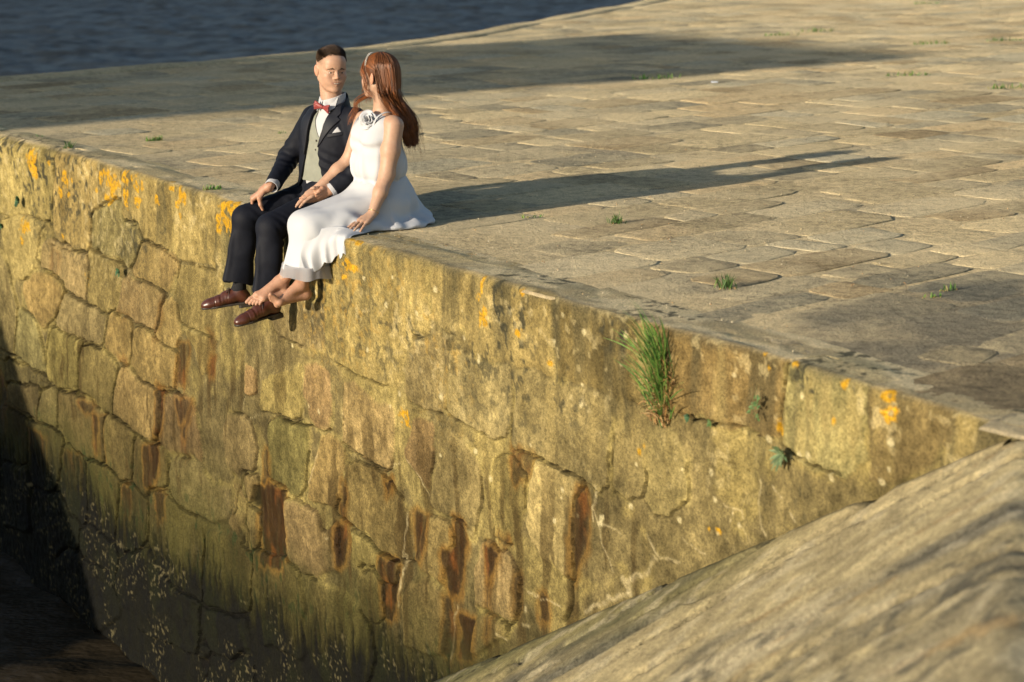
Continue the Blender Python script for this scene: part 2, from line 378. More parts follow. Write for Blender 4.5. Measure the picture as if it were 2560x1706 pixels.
tilt = ((r3[near, 0] - .5) * (U - np.array([0] + [p[1][:, 0].mean() for p in polys])[near]) + (r3[near, 1] - .5) * (ZZ - np.array([0] + [p[1][:, 1].mean() for p in polys])[near])) * 0.05
prof = ss(-0.006, 0.018, SDW)
Hh = Hh + np.where(inside, proud * prof + (rough + tilt) * ss(0, .05, SDW), mort * ss(0, -.02, SDW))
# open joints: mortar washed out along parts of the outlines, deepest low down and on the seaward stretch
cm = fbm(U * 2.1, ZZ * 2.6, seed=30, o=3) + 0.10 * leftw + 0.05 * low - 0.03 * ss(-1.2, -.2, ZZ) * (1 - leftw)
gap = ss(-0.010, -0.005, SDW) * ss(0.002, -0.002, SDW) * ss(0.54, 0.58, cm)
Hh = Hh - 0.030 * gap
# long cracks measured on the wall
def seg_dist(PU, PZ, L):
    d = np.full(PU.shape, 9.0)
    for i in range(len(L) - 1):
        x0, y0 = L[i]; ex, ey = L[i + 1] - L[i]
        t = np.clip(((PU - x0) * ex + (PZ - y0) * ey) / (ex * ex + ey * ey + 1e-12), 0, 1)
        d = np.minimum(d, np.hypot(PU - x0 - t * ex, PZ - y0 - t * ey))
    return d
CRACKS = [
 (C3, [(330,150),(290,165),(285,250),(280,350),(268,480),(262,570),(235,580),(222,650),(215,800),(235,855),(300,890),(375,950),(378,1000),(345,1110),(320,1200),(300,1310),(292,1420),(290,1568)], .014),
 (C3, [(170,545),(235,580)], .008), (C3, [(690,430),(705,540),(760,590),(800,610)], .006), (C3, [(385,985),(470,1050),(510,1060)], .008),
 (C3, [(1060,815),(1045,900),(1040,1020),(1065,1150),(1080,1200),(1180,1250),(1275,1285)], .008), (C3, [(1340,750),(1335,840),(1330,1000),(1345,1150)], .006),
 (C3, [(660,1140),(650,1280),(640,1360)], .008), (C3, [(120,1140),(105,1250),(95,1390),(200,1470),(280,1500)], .009), (C3, [(0,1350),(90,1395)], .012),
 (C3, [(265,715),(400,760),(485,772)], .005), (C3, [(530,765),(650,810),(720,840)], .005), (C3, [(840,690),(930,740),(1050,830)], .005), (C3, [(705,1130),(780,1165),(945,1250)], .006),
 (C3, [(500,1340),(560,1325),(625,1360)], .009), (C3, [(10,560),(15,680),(40,760)], .006), (C3, [(1070,820),(1200,860),(1275,875)], .004),
 (C5, [(200,130),(205,160),(250,200),(370,250),(420,270)], .006), (C5, [(585,335),(650,380),(780,450),(890,490),(935,500)], .007), (C5, [(270,715),(420,745),(480,755),(540,785),(570,770)], .009),
 (C5, [(540,785),(530,850)], .007), (C5, [(640,845),(740,910),(880,1000),(905,1010),(890,1040)], .009), (C5, [(660,500),(665,700),(655,760)], .005), (C5, [(1030,540),(1060,600),(1140,640),(1250,670)], .007),
 (C5, [(1290,680),(1400,750),(1500,810)], .006), (C5, [(165,1040),(200,1080),(310,1140)], .010), (C5, [(640,1330),(700,1360),(780,1440),(900,1540)], .012), (C5, [(660,1080),(655,1200),(640,1320)], .007), (C5, [(575,1260),(600,1300),(660,1340)], .010),
 (C6, [(490,870),(485,1050),(490,1100),(600,1160),(670,1165),(800,1240),(910,1280)], .009), (C6, [(1150,1000),(1135,1150),(1135,1310)], .005), (C6, [(1260,790),(1320,840),(1500,860),(1560,885),(1640,910),(1780,940)], .006),
 (C6, [(930,1290),(980,1400)], .006), (C6, [(50,850),(110,900),(210,970),(320,1020)], .007), (C6, [(115,490),(105,600)], .003),
 (C7, [(690,425),(615,430),(580,520),(555,640),(540,760),(535,870),(545,930),(640,990),(740,1040),(900,1080)], .009), (C7, [(0,765),(60,785),(150,800),(260,825),(330,840),(420,880)], .005), (C7, [(200,1010),(360,1090)], .004),
 (C8, [(1560,720),(1565,850),(1560,950),(1500,1040)], .012), (C8, [(0,395),(60,440),(160,540),(290,605)], .012), (C8, [(310,590),(440,610)], .006), (C8, [(890,940),(1000,1000),(1080,1050),(1120,1080)], .007), (C8, [(400,580),(450,620)], .009), (C8, [(680,270),(760,310),(830,370)], .006),
 (C4, [(40,190),(100,245),(180,290),(260,335),(290,370)], .009), (C4, [(275,150),(280,300),(310,340)], .010), (C4, [(200,100),(290,150),(320,165),(400,150),(490,240)], .010), (C4, [(545,270),(640,340),(740,395),(770,410)], .010), (C4, [(660,380),(648,480),(645,590),(720,670)], .011),
 (C4, [(380,450),(440,490),(520,520),(580,585),(640,610)], .009), (C4, [(800,120),(795,250),(770,400)], .009), (C4, [(370,130),(400,150),(480,200)], .010), (C4, [(580,590),(570,690),(555,800)], .007), (C4, [(990,820),(998,900),(985,1100)], .008), (C4, [(740,620),(720,700),(710,850)], .008), (C4, [(790,630),(850,680),(940,740),(1040,800)], .008), (C4, [(1190,550),(1165,640),(1140,760)], .006), (C4, [(760,120),(840,140),(900,190)], .008),
]
crk = np.zeros(U.shape)
for fr, pts, wd in CRACKS:
    L = wp(fr, pts); L[L[:, 1] > -0.03, 1] += .12
    a, b = window(L, .06)
    wv = wd * (0.55 + 0.9 * vn(U[a, b] * 9, ZZ[a, b] * 9, seed=33))
    d = seg_dist(U[a, b] + .012 * (vn(U[a, b] * 22, ZZ[a, b] * 22, seed=34) - .5), ZZ[a, b] + .012 * (vn(U[a, b] * 22, ZZ[a, b] * 22, seed=35) - .5), L)
    crk[a, b] = np.maximum(crk[a, b], 1 - ss(wv * .25, wv * .85, d))
Hh = Hh - 0.055 * crk
Hh = Hh * (1 - ss(0.12, 0.30, ZZ)) - 0.002 * ss(0.12, 0.30, ZZ)

# ---- colour of stone, mortar, stains
PAL = {'t': (.232, .176, .076), 'r': (.228, .162, .080), 'g': (.222, .180, .088), 'd': (.135, .100, .050), 'o': (.185, .148, .060), 'm': (.200, .158, .072), ' ': (.16, .13, .06)}
base = np.array([PAL[k] for k in [' '] + KIND[1:]])[near]
base = base * (0.78 + 0.44 * r1[near])[..., None] * (1 + 0.08 * (r3[near] - .5))
mcol = np.array((.172, .138, .068)) * (0.85 + 0.3 * fbm(U * 1.5, ZZ * 1.5, seed=40))[..., None]
mcol = mixc(mcol, (.265, .212, .088), ss(.50, .62, fbm(U * 3.5, ZZ * 3.5, seed=41)) * .75)
Cc = np.where(inside[..., None], base, mcol)
fringe = np.exp(-((SDW + .006) / 0.018) ** 2) * ss(.42, .58, fbm(U * 5, ZZ * 5, seed=42)) * (0.5 + .5 * low)
Cc = mixc(Cc, (.34, .275, .110), fringe * .85)
Cc *= (0.55 + 0.90 * fbm(U * 7, ZZ * 4, seed=43))[..., None]
Cc *= (0.70 + 0.60 * fbm(U * 26, ZZ * 22, seed=44, o=3))[..., None]
Cc *= (.74 + .52 * fbm(U * 55, ZZ * 48, seed=38, o=2))[..., None]
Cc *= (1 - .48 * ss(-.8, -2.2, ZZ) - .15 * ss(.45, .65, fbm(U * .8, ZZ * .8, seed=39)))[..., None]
# rain streaks from the edge downwards
st = fbm(U * 13, ZZ * 1.1, seed=45, o=3)
Cc = mixc(Cc, (.085, .078, .050), ss(.52, .74, st) * ss(-.8, -.02, ZZ) * .55)
Cc = mixc(Cc, (.34, .265, .115), ss(.56, .75, fbm(U * 9 + 40, ZZ * 1.6, seed=46, o=3)) * ss(-1.1, -.1, ZZ) * .45)
# sandy, worn top of the edge
Cc = mixc(Cc, (.74, .60, .40), ss(-.015, .03, ZZ) * (.55 + .45 * ss(.4, .6, fbm(U * 3, ZZ * 6, seed=47))))
Cc = mixc(Cc, (.10, .095, .075), ss(.46, .60, fbm(U * 4, ZZ * 9, seed=48)) * np.exp(-((ZZ - .01) / .04) ** 2) * .45)
# greenish film above the tide line
Cc = mixc(Cc, (.115, .104, .034), ss(.45, .68, fbm(U * 1.6, ZZ * 1.6, seed=49)) * ss(-1.3, -2.3, ZZ) * .6)
# dirt weeping down the middle and lower courses
wp_ = ss(.55, .70, fbm(U * 15, ZZ * 2.0, seed=56, o=3)) * ss(.42, .60, fbm(U * 1.3, ZZ * 1.3, seed=57)) * ss(-.5, -1.2, ZZ); Cc = mixc(Cc, (.070, .046, .018), wp_ * .65)
# soft grey crust lichens near the top, over the right half
gl = ss(.55, .68, fbm(U * 30, ZZ * 24, seed=50, o=3)) * ss(.47, .58, fbm(U * 2.3, ZZ * 2.0, seed=51)) * ss(-1.0, -.15, ZZ)
Cc = mixc(Cc, (.055, .055, .042), gl * .85)
gl2 = ss(.60, .70, fbm(U * 26 + 9, ZZ * 24, seed=52, o=3)) * ss(.46, .60, fbm(U * 2.0 + 7, ZZ * 2.0, seed=53)) * ss(-1.2, -.1, ZZ)
Cc = mixc(Cc, (.44, .37, .22), gl2 * .38)
ol = ss(.63, .70, fbm(U * 34 + 3, ZZ * 30, seed=54, o=3)) * ss(.45, .62, fbm(U * 1.7 + 2, ZZ * 1.7, seed=55)) * ss(-1.1, -.3, ZZ) * ss(3.0, 3.6, U) * (1 - ss(5.6, 6.4, U))
Cc = mixc(Cc, (.36, .23, .06), ol * .5)
wet = np.zeros(U.shape)
# orange-yellow lichen rosettes: (x, y, rx, ry)
LICH = [(C3, x, y, rx, ry) for x, y, rx, ry in [(168,190,20,55),(182,250,9,30),(188,300,8,18),(352,310,16,40),(326,400,15,28),(376,415,11,18),(575,320,16,45),(597,275,10,25),(622,320,14,50),(660,350,18,48),(620,450,18,30),(650,400,15,60),(543,390,8,18),(730,320,14,50),(738,420,11,60),(768,305,12,18),(800,360,12,60),(806,450,16,36),(832,360,7,24),(917,445,10,28),(1003,378,11,18),(1060,420,26,42),(1034,480,12,22),(1050,540,9,18),(400,330,6,14),(140,605,22,38),(125,690,10,18),(255,212,6,16),(518,930,8,30),(355,668,6,12),(1330,480,26,30),(1370,500,34,42),(1330,545,26,26),(1360,590,46,44),(1295,560,16,24),(1400,470,24,34),(1410,690,36,50),(1390,640,22,28),(1440,590,16,60),(1300,610,14,30),(985,325,12,10)]]
LICH += [(C5, 1026, 690, 26, 46), (C6, 288, 125, 15, 30), (C6, 330, 190, 16, 45), (C6, 325, 275, 16, 36), (C6, 575, 78, 18, 24), (C6, 545, 330, 20, 26), (C6, 740, 545, 11, 13), (C6, 315, 40, 10, 40), (C6, 300, 250, 10, 60), (C6, 1335, 1085, 9, 9), (C6, 1310, 1118, 8, 8)]
LICH += [(C7, 1172, 650, 34, 34), (C7, 1188, 745, 42, 44), (C7, 935, 590, 17, 36), (C7, 637, 478, 17, 24), (C7, 466, 500, 9, 14), (C7, 558, 600, 9, 16), (C7, 545, 830, 20, 30), (C7, 195, 1415, 9, 14), (C7, 152, 1395, 7, 10), (C7, 430, 412, 10, 16), (C7, 875, 785, 8, 8)]
LICH += [(S0, 912, 602, 8, 8), (S0, 898, 596, 9, 5), (S0, 878, 690, 6, 6), (S0, 893, 660, 10, 14), (S0, 905, 668, 8, 10), (S0, 783, 731, 5, 6), (S0, 610, 785, 5, 5)]
lich = np.zeros(U.shape)
for fr, x, y, rx, ry in LICH:
    q = tr(fr, [(x, y)]); c = on_wall(q[:, 0], q[:, 1])[0]
    e1 = np.abs(on_wall(q[:, 0] + rx / fr[2], q[:, 1])[0] - c)[0]; e2 = np.abs(on_wall(q[:, 0], q[:, 1] + ry / fr[2])[0] - c)[1]
    e1, e2 = max(e1, .012), max(e2, .012)
    a, b = window(np.array([c]), max(e1, e2) * 1.8)
    rr = np.hypot((U[a, b] - c[0]) / e1, (ZZ[a, b] - c[1]) / e2)
    nz = fbm(U[a, b] * 38, ZZ[a, b] * 38, seed=60, o=3)
    lich[a, b] = np.maximum(lich[a, b], ss(1.15, .75, rr + (nz - .5) * 2.6) * ss(.33, .5, nz + .25 * (rr > .45)))
lcol = np.array((.52, .29, .016)) * (0.65 + 0.7 * fbm(U * 30, ZZ * 30, seed=61))[..., None]
Cc = Cc * (1 - lich[..., None] * .92) + lcol * lich[..., None] * .92
# pale round crust lichens
for k in range(70):
    c = (rng.uniform(.2, 5.2), -rng.uniform(.05, 1.1)); r = rng.uniform(.006, .017)
    a, b = window(np.array([c]), .05)
    m = ss(r * 1.15, r * .8, np.hypot(U[a, b] - c[0], ZZ[a, b] - c[1])) * .7
    Cc[a, b] = mixc(Cc[a, b], (.42, .37, .24), m)
# rust and iron seepage
RUST = [(C5, [(105,1120),(200,1110),(290,1150),(270,1300),(285,1568),(260,1640),(140,1620),(120,1400)], 1.0), (C5, [(140,905),(178,920),(172,1100),(130,1100)], .8), (C5, [(600,1350),(650,1330),(660,1420),(640,1600),(600,1600)], .9), (C5, [(640,1080),(662,1100),(655,1330),(625,1330)], .8), (C5, [(890,1050),(930,1090),(945,1150),(900,1120)], .7),
 (C6, [(480,1100),(610,1170),(600,1260),(550,1340),(490,1320)], .75), (C8, [(1625,50),(1665,90),(1700,200),(1680,480),(1640,610),(1570,730),(1570,480),(1600,200)], .85), (C8, [(410,230),(470,215),(515,270),(505,480),(450,600),(430,560)], .9),
 (C8, [(690,270),(765,310),(770,440),(760,560),(745,880),(680,900),(630,760),(615,540),(690,480)], 1.0), (C8, [(730,1000),(860,1020),(855,1200),(820,1340),(720,1330)], 1.0), (C8, [(165,560),(290,610),(285,800),(260,1010),(170,1030)], 1.0), (C8, [(930,460),(1060,555),(1000,690),(975,740),(955,620)], .95), (C8, [(1330,850),(1385,890),(1370,1060),(1315,1060)], .8), (C8, [(620,860),(680,880),(700,1250),(650,1330),(610,1250)], .8),
 (C8, [(1010,380),(1115,460),(1080,490),(1030,430)], .7), (C8, [(965,730),(985,735),(955,1130),(935,1130)], .6), (C8, [(1175,690),(1200,700),(1180,990),(1160,1000)], .5), (C8, [(190,0),(240,20),(250,100),(210,110)], .7),
 (C3, [(1080,1330),(1125,1330),(1120,1568),(1070,1568)], .8), (C3, [(1272,1390),(1298,1400),(1290,1530),(1265,1520)], .7), (C3, [(960,1080),(975,1090),(955,1290),(940,1280)], .5), (C3, [(700,1125),(780,1160),(740,1180)], .4), (C3, [(740,1400),(780,1420),(765,1450)], .5), (C3, [(280,750),(350,770),(340,900),(290,900)], .3), (C3, [(1250,1240),(1290,1260),(1285,1350)], .4),
 (C4, [(705,400),(775,420),(780,500),(760,620),(715,610)], .85), (C4, [(770,120),(805,130),(800,300),(775,400),(762,380)], .9), (C4, [(860,185),(930,200),(920,300),(890,320)], .7), (C4, [(590,610),(640,625),(635,760),(590,740)], .7), (C4, [(462,255),(485,260),(480,460),(465,460)], .7), (C4, [(760,650),(812,650),(805,760),(775,800)], .7), (C4, [(380,190),(470,215),(450,260),(400,230)], .6), (C4, [(495,270),(515,275),(520,500),(500,510)], .5),
 (C4, [(140,330),(230,380),(225,620),(170,600)], .75), (C4, [(310,450),(390,480),(395,620),(330,640)], .7), (C4, [(0,60),(40,150),(30,420),(0,420)], .7), (C4, [(930,205),(945,240),(915,400),(900,390)], .6)]
for fr, pts, k in RUST:
    P = chaikin(wp(fr, pts), 1); a, b = window(P, .34)
    d = poly_sd(WU[a, b] + .030 * (fbm(U[a, b] * 30, ZZ[a, b] * 7, seed=70, o=2) - .5), WZ[a, b] + .06 * (fbm(U[a, b] * 22, 3.3, seed=73, o=2) - .5), P)
    m = ss(-.034, .024, d + .03 * (fbm(U[a, b] * 40, ZZ[a, b] * 10, seed=74, o=2) - .5)) * k * (.70 + .5 * vn(U[a, b] * 38, ZZ[a, b] * 3, seed=75)); m = np.clip(m, 0, 1); m0 = m.copy(); sn = ss(.45, .70, fbm(U[a, b] * 32, ZZ[a, b] * 1.5, seed=76, o=2))
    for kk in range(1, 7):
        n_ = int(.045 * kk / DU); m[:, :-n_] = np.maximum(m[:, :-n_], m0[:, n_:] * .74 ** kk * sn[:, :-n_])
    rc = np.array((.050, .023, .007)) * (.6 + .9 * fbm(U[a, b] * 20, ZZ[a, b] * 5, seed=71))[..., None]
    rc = mixc(rc, (.20, .062, .010), ss(.54, .74, fbm(U[a, b] * 15, ZZ[a, b] * 5, seed=72)) * .7)
    Cc[a, b] = Cc[a, b] * (1 - m[..., None] * .93) + rc * m[..., None] * .93
    halo = ss(-.05, 0, d) * (1 - ss(-.005, .01, d)) * k * .5
    Cc[a, b] = mixc(Cc[a, b], (.26, .14, .030), halo); wet[a, b] = np.maximum(wet[a, b], m * .9)
# lime runs
LIME = [(C6, [(1040,1340),(1030,1430),(1000,1500),(1010,1568)], .006), (C8, [(1750,40),(1735,150),(1718,215),(1755,300),(1830,340),(1925,400)], .006), (C8, [(1755,300),(1790,480),(1870,670)], .006), (C8, [(2110,410),(2150,490),(2200,575),(2280,590),(2340,620)], .008), (C8, [(2175,590),(2130,670),(2030,720),(1960,760)], .016), (C8, [(1940,740),(1990,830)], .02), (C8, [(1990,830),(1860,870),(1730,930),(1650,980)], .014), (C8, [(1240,820),(1310,845)], .010), (C8, [(1320,880),(1480,925)], .004),
 (C8, [(1220,940),(1218,970)], .010), (C8, [(1040,1130),(1070,1160)], .014), (C8, [(1200,1060),(1240,1080)], .010), (C8, [(710,930),(690,1050),(680,1200),(660,1340)], .008), (C8, [(345,560),(300,720),(285,850),(280,930)], .012), (C8, [(370,230),(350,420),(320,600)], .007),
 (C7, [(415,1130),(410,1250),(430,1360),(455,1430)], .007), (C7, [(310,1390),(335,1440),(365,1475)], .005), (C7, [(225,1260),(270,1300),(250,1370)], .005), (C7, [(270,1300),(310,1310),(320,1350)], .004), (C7, [(480,1160),(545,1225)], .005), (C7, [(600,1310),(625,1355)], .006), (C7, [(0,1430),(30,1480),(120,1535)], .004),
 (C5, [(30,560),(15,660)], .004), (C5, [(110,390),(140,440)], .003), (C5, [(50,720),(70,690),(120,680)], .004), (C5, [(930,1000),(990,975)], .003), (C5, [(560,1430),(530,1440)], .004), (C5, [(660,700),(665,560)], .004), (C5, [(490,910),(440,1080),(420,1180)], .006), (C5, [(1040,960),(1120,1080),(1170,1180)], .006)]
for fr, pts, wd in LIME:
    L = wp(fr, pts); a, b = window(L, .06)
    d = seg_dist(U[a, b] + .03 * (fbm(U[a, b] * 20, ZZ[a, b] * 20, seed=80, o=2) - .5), ZZ[a, b] + .03 * (fbm(U[a, b] * 20, ZZ[a, b] * 20, seed=81, o=2) - .5), L)
    m = ss(wd * 1.1, wd * .35, d) * (.25 + .75 * vn(U[a, b] * 45, ZZ[a, b] * 45, seed=82))
    Cc[a, b] = mixc(Cc[a, b], (.42, .36, .24), m * .6); Hh[a, b] += .004 * m
# green weed specks and the black, barnacled tide band
gw = ss(.66, .72, fbm(U * 34, ZZ * 13, seed=90, o=3)) * ss(.40, .55, fbm(U * 2.2, ZZ * 2.2, seed=91)) * ss(-1.75, -2.1, ZZ) * (1 - ss(-2.6, -2.9, ZZ))
Cc = mixc(Cc, (.020, .055, .022), gw * .7)
tide = -2.40 + .40 * (fbm(U * 2.4, 1.3, seed=92) - .5) + 0.16 * ss(5.4, 4.4, U)
Cc = mixc(Cc, (.050, .050, .016), ss(tide + .60, tide, ZZ + .5 * (fbm(U * 5, ZZ * 3, seed=89) - .5)) * .7)
tb = ss(tide + .26, tide - .10, ZZ + .42 * (fbm(U * 40, ZZ * 6, seed=93, o=3) - .5))
bc = np.array((.009, .009, .004)) * (.5 + 1.2 * fbm(U * 15, ZZ * 7, seed=94))[..., None]
bc = mixc(bc, (.018, .021, .008), ss(.50, .66, fbm(U * 7, ZZ * 4, seed=97)) * ss(tide - .8, tide - .1, ZZ) * .8)
Cc = Cc * (1 - tb[..., None] * .95) + bc * tb[..., None] * .95
Cc = mixc(Cc, (.26, .22, .13), ss(.66, .74, fbm(U * 62, ZZ * 44, seed=95, o=2)) * ss(.45, .6, fbm(U * 6, ZZ * 5, seed=98)) * tb * .35)
wet = np.maximum(wet * (1 - tb), tb * .25)
Hh = Hh + tb * .016 * (fbm(U * 38, ZZ * 24, seed=96, o=3) - .5) - .01 * tb
Cc = mixc(Cc, (.010, .008, .004), np.maximum(crk, gap * .8) * .95)
lumc = Cc.mean(-1, keepdims=True); Cc = Cc * np.clip(lumc / .135, .15, 3) ** (.38 * ((1 - ss(-.03, .02, ZZ)) * (1 - lich))[..., None])
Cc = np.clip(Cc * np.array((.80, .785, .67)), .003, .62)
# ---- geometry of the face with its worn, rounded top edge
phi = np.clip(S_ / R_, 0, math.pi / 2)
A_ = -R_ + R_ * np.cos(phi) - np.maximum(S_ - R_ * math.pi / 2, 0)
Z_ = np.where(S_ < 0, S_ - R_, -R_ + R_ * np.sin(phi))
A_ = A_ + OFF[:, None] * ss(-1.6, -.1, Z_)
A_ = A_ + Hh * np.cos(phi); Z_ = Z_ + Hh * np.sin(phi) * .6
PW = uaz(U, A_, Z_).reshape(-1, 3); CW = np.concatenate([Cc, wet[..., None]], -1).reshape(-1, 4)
FW = gridfaces(len(UG), len(SG))
fc_u = U.reshape(-1)[FW[:, 0]]; fc_z = Z_.reshape(-1)[FW[:, 0]]
keep = fc_z > np.minimum(-0.577 * fc_u, 0) - 0.30
FW = FW[keep]
fl = LAB.reshape(-1)[FW]; flab = np.where((fl == fl[:, :1]).all(1), fl[:, 0], 0)
wall = tag(empty('quay_wall', tuple(WB + WE * 5 + np.array([0, 0, WATER_Z]))), 'old quay wall of rough tan stones with rust streaks and yellow lichen', 'wall')
off_w = np.array(wall.location)
def sub_mesh(name, faces, parent):
    ids, inv = np.unique(faces, return_inverse=True)
    return mesh(name, PW[ids] - off_w, inv.reshape(faces.shape), M['wall'], parent, CW[ids])
sub_mesh('mortar', FW[flab == 0], wall)
for i in range(1, len(KIND)):
    f = FW[flab == i]
    if len(f) > 20: sub_mesh('stone', f, wall)

# ------------------------------------------------------------------ platform: mortar bed and paving stones
FAR = np.array([(-5.95, 17.7), (-4.88, 19.08), (-2.13, 22.27), (-.74, 24.81), (.69, 28.91), (2.05, 32.6), (3.4, 38), (5, 48)]) + np.array((.22, -.10))
def far_y(x): return np.interp(x, FAR[:, 0], FAR[:, 1], left=17.6)
def near_v(p): return -((p - WB[:2]) @ WN[:2])            # distance inland of the wall plane
def plat_h(x, y): return 0.016 * (fbm(x * .8, y * .8, seed=101, o=3) - .5)
def plat_col(x, y):
    c = np.array((.54, .435, .255)) * (0.8 + .4 * fbm(x * .6, y * .6, seed=102))[..., None]
    c = mixc(c, (.22, .205, .155), ss(.52, .68, fbm(x * 1.1 + 5, y * 1.1, seed=103)) * .65)
    return c
DAMP = on_ground(np.array([1905, 2010, 2120, 2300, 2600, 2700, 2600, 2420, 2180, 2000.]), np.array([838, 790, 770, 715, 690, 900, 1075, 1040, 960, 885.]))[:, :2]
def damp(x, y):
    """dark damp stone by the ramp corner"""
    d = poly_sd(x + .25 * (fbm(x * 2.2, y * 2.2, seed=170) - .5), y + .25 * (fbm(x * 2.2, y * 2.2, seed=171) - .5), DAMP)
    return ss(-.05, .07, d) * (.55 + .45 * ss(.35, .6, fbm(x * 4, y * 4, seed=172)))
bx = []
xs = np.arange(-8, 26, .11); ys = np.arange(1.0, 50, .11)
X, Y = np.meshgrid(xs, ys, indexing='ij'); P2 = np.stack([X, Y], -1)
v = near_v(P2); uu = (P2 - WB[:2]) @ WE[:2]
ok = (v > .12) & (Y < far_y(X)) & (uu > -9) & (X < 6 + .45 * Y) & (X > -.45 * Y - 2)
ok |= (v > -.3) & (uu < -.25) & (uu > -9) & (X < 9) & (v < .5)
Zb = -0.0034 + plat_h(X, Y) * ss(.2, .6, v) + .009 * (fbm(X * 2.2, Y * 2.2, seed=104, o=3) - .5)
Vb = np.stack([X, Y, Zb], -1).reshape(-1, 3); Fb = gridfaces(len(xs), len(ys)); okf = ok.reshape(-1)[Fb].all(1); Fb = Fb[okf]
ids, inv = np.unique(Fb, return_inverse=True)
dmp = damp(X, Y); Cb = np.concatenate([mixc(plat_col(X, Y), (.19, .17, .125), dmp * .9), dmp[..., None]], -1).reshape(-1, 4)
plat = tag(mesh('pavement', Vb[ids], inv.reshape(Fb.shape), M['bed'], col=Cb[ids]), kind='structure')
# rounded stone coping along the river side of the platform, and the masonry under it
cp = []
for i in range(len(FAR) - 1):
    n_ = max(2, int(np.linalg.norm(FAR[i + 1] - FAR[i]) / .6))
    cp += [FAR[i] + (FAR[i + 1] - FAR[i]) * t for t in np.arange(n_) / n_]
cp = np.array(cp + [FAR[-1]]); tg = np.gradient(cp, axis=0); tg /= np.linalg.norm(tg, axis=1)[:, None]; nr = np.stack([-tg[:, 1], tg[:, 0]], -1)
prof_c = [(-.12, -.01), (-.10, .006), (.0, .018), (.18, .015), (.30, -.01), (.36, -.08), (.38, -.3), (.40, -3.5)]
Vc, kk = [], len(prof_c)
for i, p in enumerate(cp):
    jz = random.uniform(-.012, .012); jo = random.uniform(-.03, .03)
    for o_, z_ in prof_c: q = p + nr[i] * (o_ + jo); Vc.append((q[0], q[1], z_ + jz))
Vc = np.array(Vc); Fc = gridfaces(len(cp), kk)
tag(mesh('river_wall', Vc, Fc, M['pave'], col=np.array((.46, .385, .235)) * (0.8 + .4 * fbm(Vc[:, 0] * 1.5, Vc[:, 1] * 1.5, seed=108))[:, None]), 'pale stone coping along the river side of the platform', 'wall')

RD = np.array((.72, .694)); RD /= np.linalg.norm(RD); RP = np.array((RD[1], -RD[0]))
stones_p = []
def shape(c, hw, hh, ang_j):
    j = lambda k: random.uniform(-k, k)
    cs = [(-hw, -hh), (hw, -hh), (hw, hh), (-hw, hh)]
    cs = [(x + j(.045), y + j(.035)) for x, y in cs]; out = []
    for k in range(4):
        p, q = np.array(cs[k]), np.array(cs[(k + 1) % 4]); ch = random.uniform(.06, .16)
        out += [p + (q - p) * ch, p + (q - p) * random.uniform(.3, .45) + np.array((j(.008), j(.008))), p + (q - p) * random.uniform(.55, .7) + np.array((j(.008), j(.008))), p + (q - p) * (1 - random.uniform(.06, .16))]
    return np.array(out)
r0 = -30.0
while r0 < 40:
    rw = random.uniform(.22, .50); s0 = -10 + random.uniform(0, .5)
    while s0 < 52:
        ln = random.uniform(.26, .95)
        bend = 0.35 * math.sin((s0) * .11)
        c = RD * (s0 + ln / 2) + RP * (r0 + rw / 2 + bend)
        if c[1] > 3.0 and abs(c[0]) < .30 * c[1] + 2.0 and near_v(c) > .30 and c[1] < far_y(c[0]) - .35 and (c - WB[:2]) @ WE[:2] > -5 and c[1] < 42:
            stones_p.append((c, ln, rw)) if random.random() < (.95 if near_v(c) > .9 else .6) else None
        s0 += ln
    r0 += rw
cosr, sinr = RD
def stone_geo(c, ln, rw):
    g = random.uniform(.002, .012)
    P = shape(c, max(ln / 2 - g, .08), max(rw / 2 - g * .9, .07), 0)
    a = random.uniform(-.06, .06)
    R = np.array([[math.cos(a), -math.sin(a)], [math.sin(a), math.cos(a)]])
    P = P @ R.T; P = P[:, :1] * RD + P[:, 1:] * RP
    top = random.choice((-.0012, -.0006, .0, .0004, .0010)); tx, ty = random.uniform(-.002, .002), random.uniform(-.002, .002)
    n_ = len(P); V, F = [], []
    hz = plat_h(np.array([c[0]]), np.array([c[1]]))[0]
    for sc_, dz in ((1.0, -.008), (.985, top - .002), (.94, top), (.6, top)):
        for p in P: V.append((p[0] * sc_, p[1] * sc_, hz + dz + (p[0] * tx + p[1] * ty) * sc_))
    V.append((0, 0, hz + top))
    for r in range(3):
        for k in range(n_): F.append([r * n_ + k, (r + 1) * n_ + k, (r + 1) * n_ + (k + 1) % n_, r * n_ + (k + 1) % n_][::-1])
    for k in range(n_): F.append([3 * n_ + k, 3 * n_ + (k + 1) % n_, 4 * n_])
    V = np.array(V); V[:, :2] += c
    t = random.random()
    bc_ = np.array([(.50, .42, .265), (.56, .455, .265), (.41, .365, .25), (.52, .40, .225)][int(t * 4)]) * random.uniform(.60, 1.18)
    Cl = bc_ * (0.8 + .4 * fbm(V[:, 0] * 3, V[:, 1] * 3, seed=110))[:, None]
    dm = damp(V[:, 0], V[:, 1]); Cl = mixc(Cl, bc_ * np.array((.50, .53, .60)), dm * .9)
    Cl[:n_] *= .6
    return V, F, np.concatenate([Cl, dm[:, None]], 1)
def shown(c, ln, rw):
    d = c[1]; return ln * rw / d ** 3 if abs(c[0]) < .262 * d + .2 and d > 6.0 else 0
stones_p.sort(key=lambda s: -shown(*s))
BV, BF, BC, nb = [], [], [], 0
for i, s in enumerate(stones_p):
    V, F, Cl = stone_geo(*s)
    if i < 300:
        o = mesh('paving_stone', V, F, M['pave'], plat, Cl)
    else:
        BV.append(V); BC.append(Cl); BF += [[k + nb for k in f] for f in F]; nb += len(V)
o = mesh('paving_stones_beyond', np.concatenate(BV), BF, M['pave'], plat, np.concatenate(BC)); o['kind'] = 'stuff'

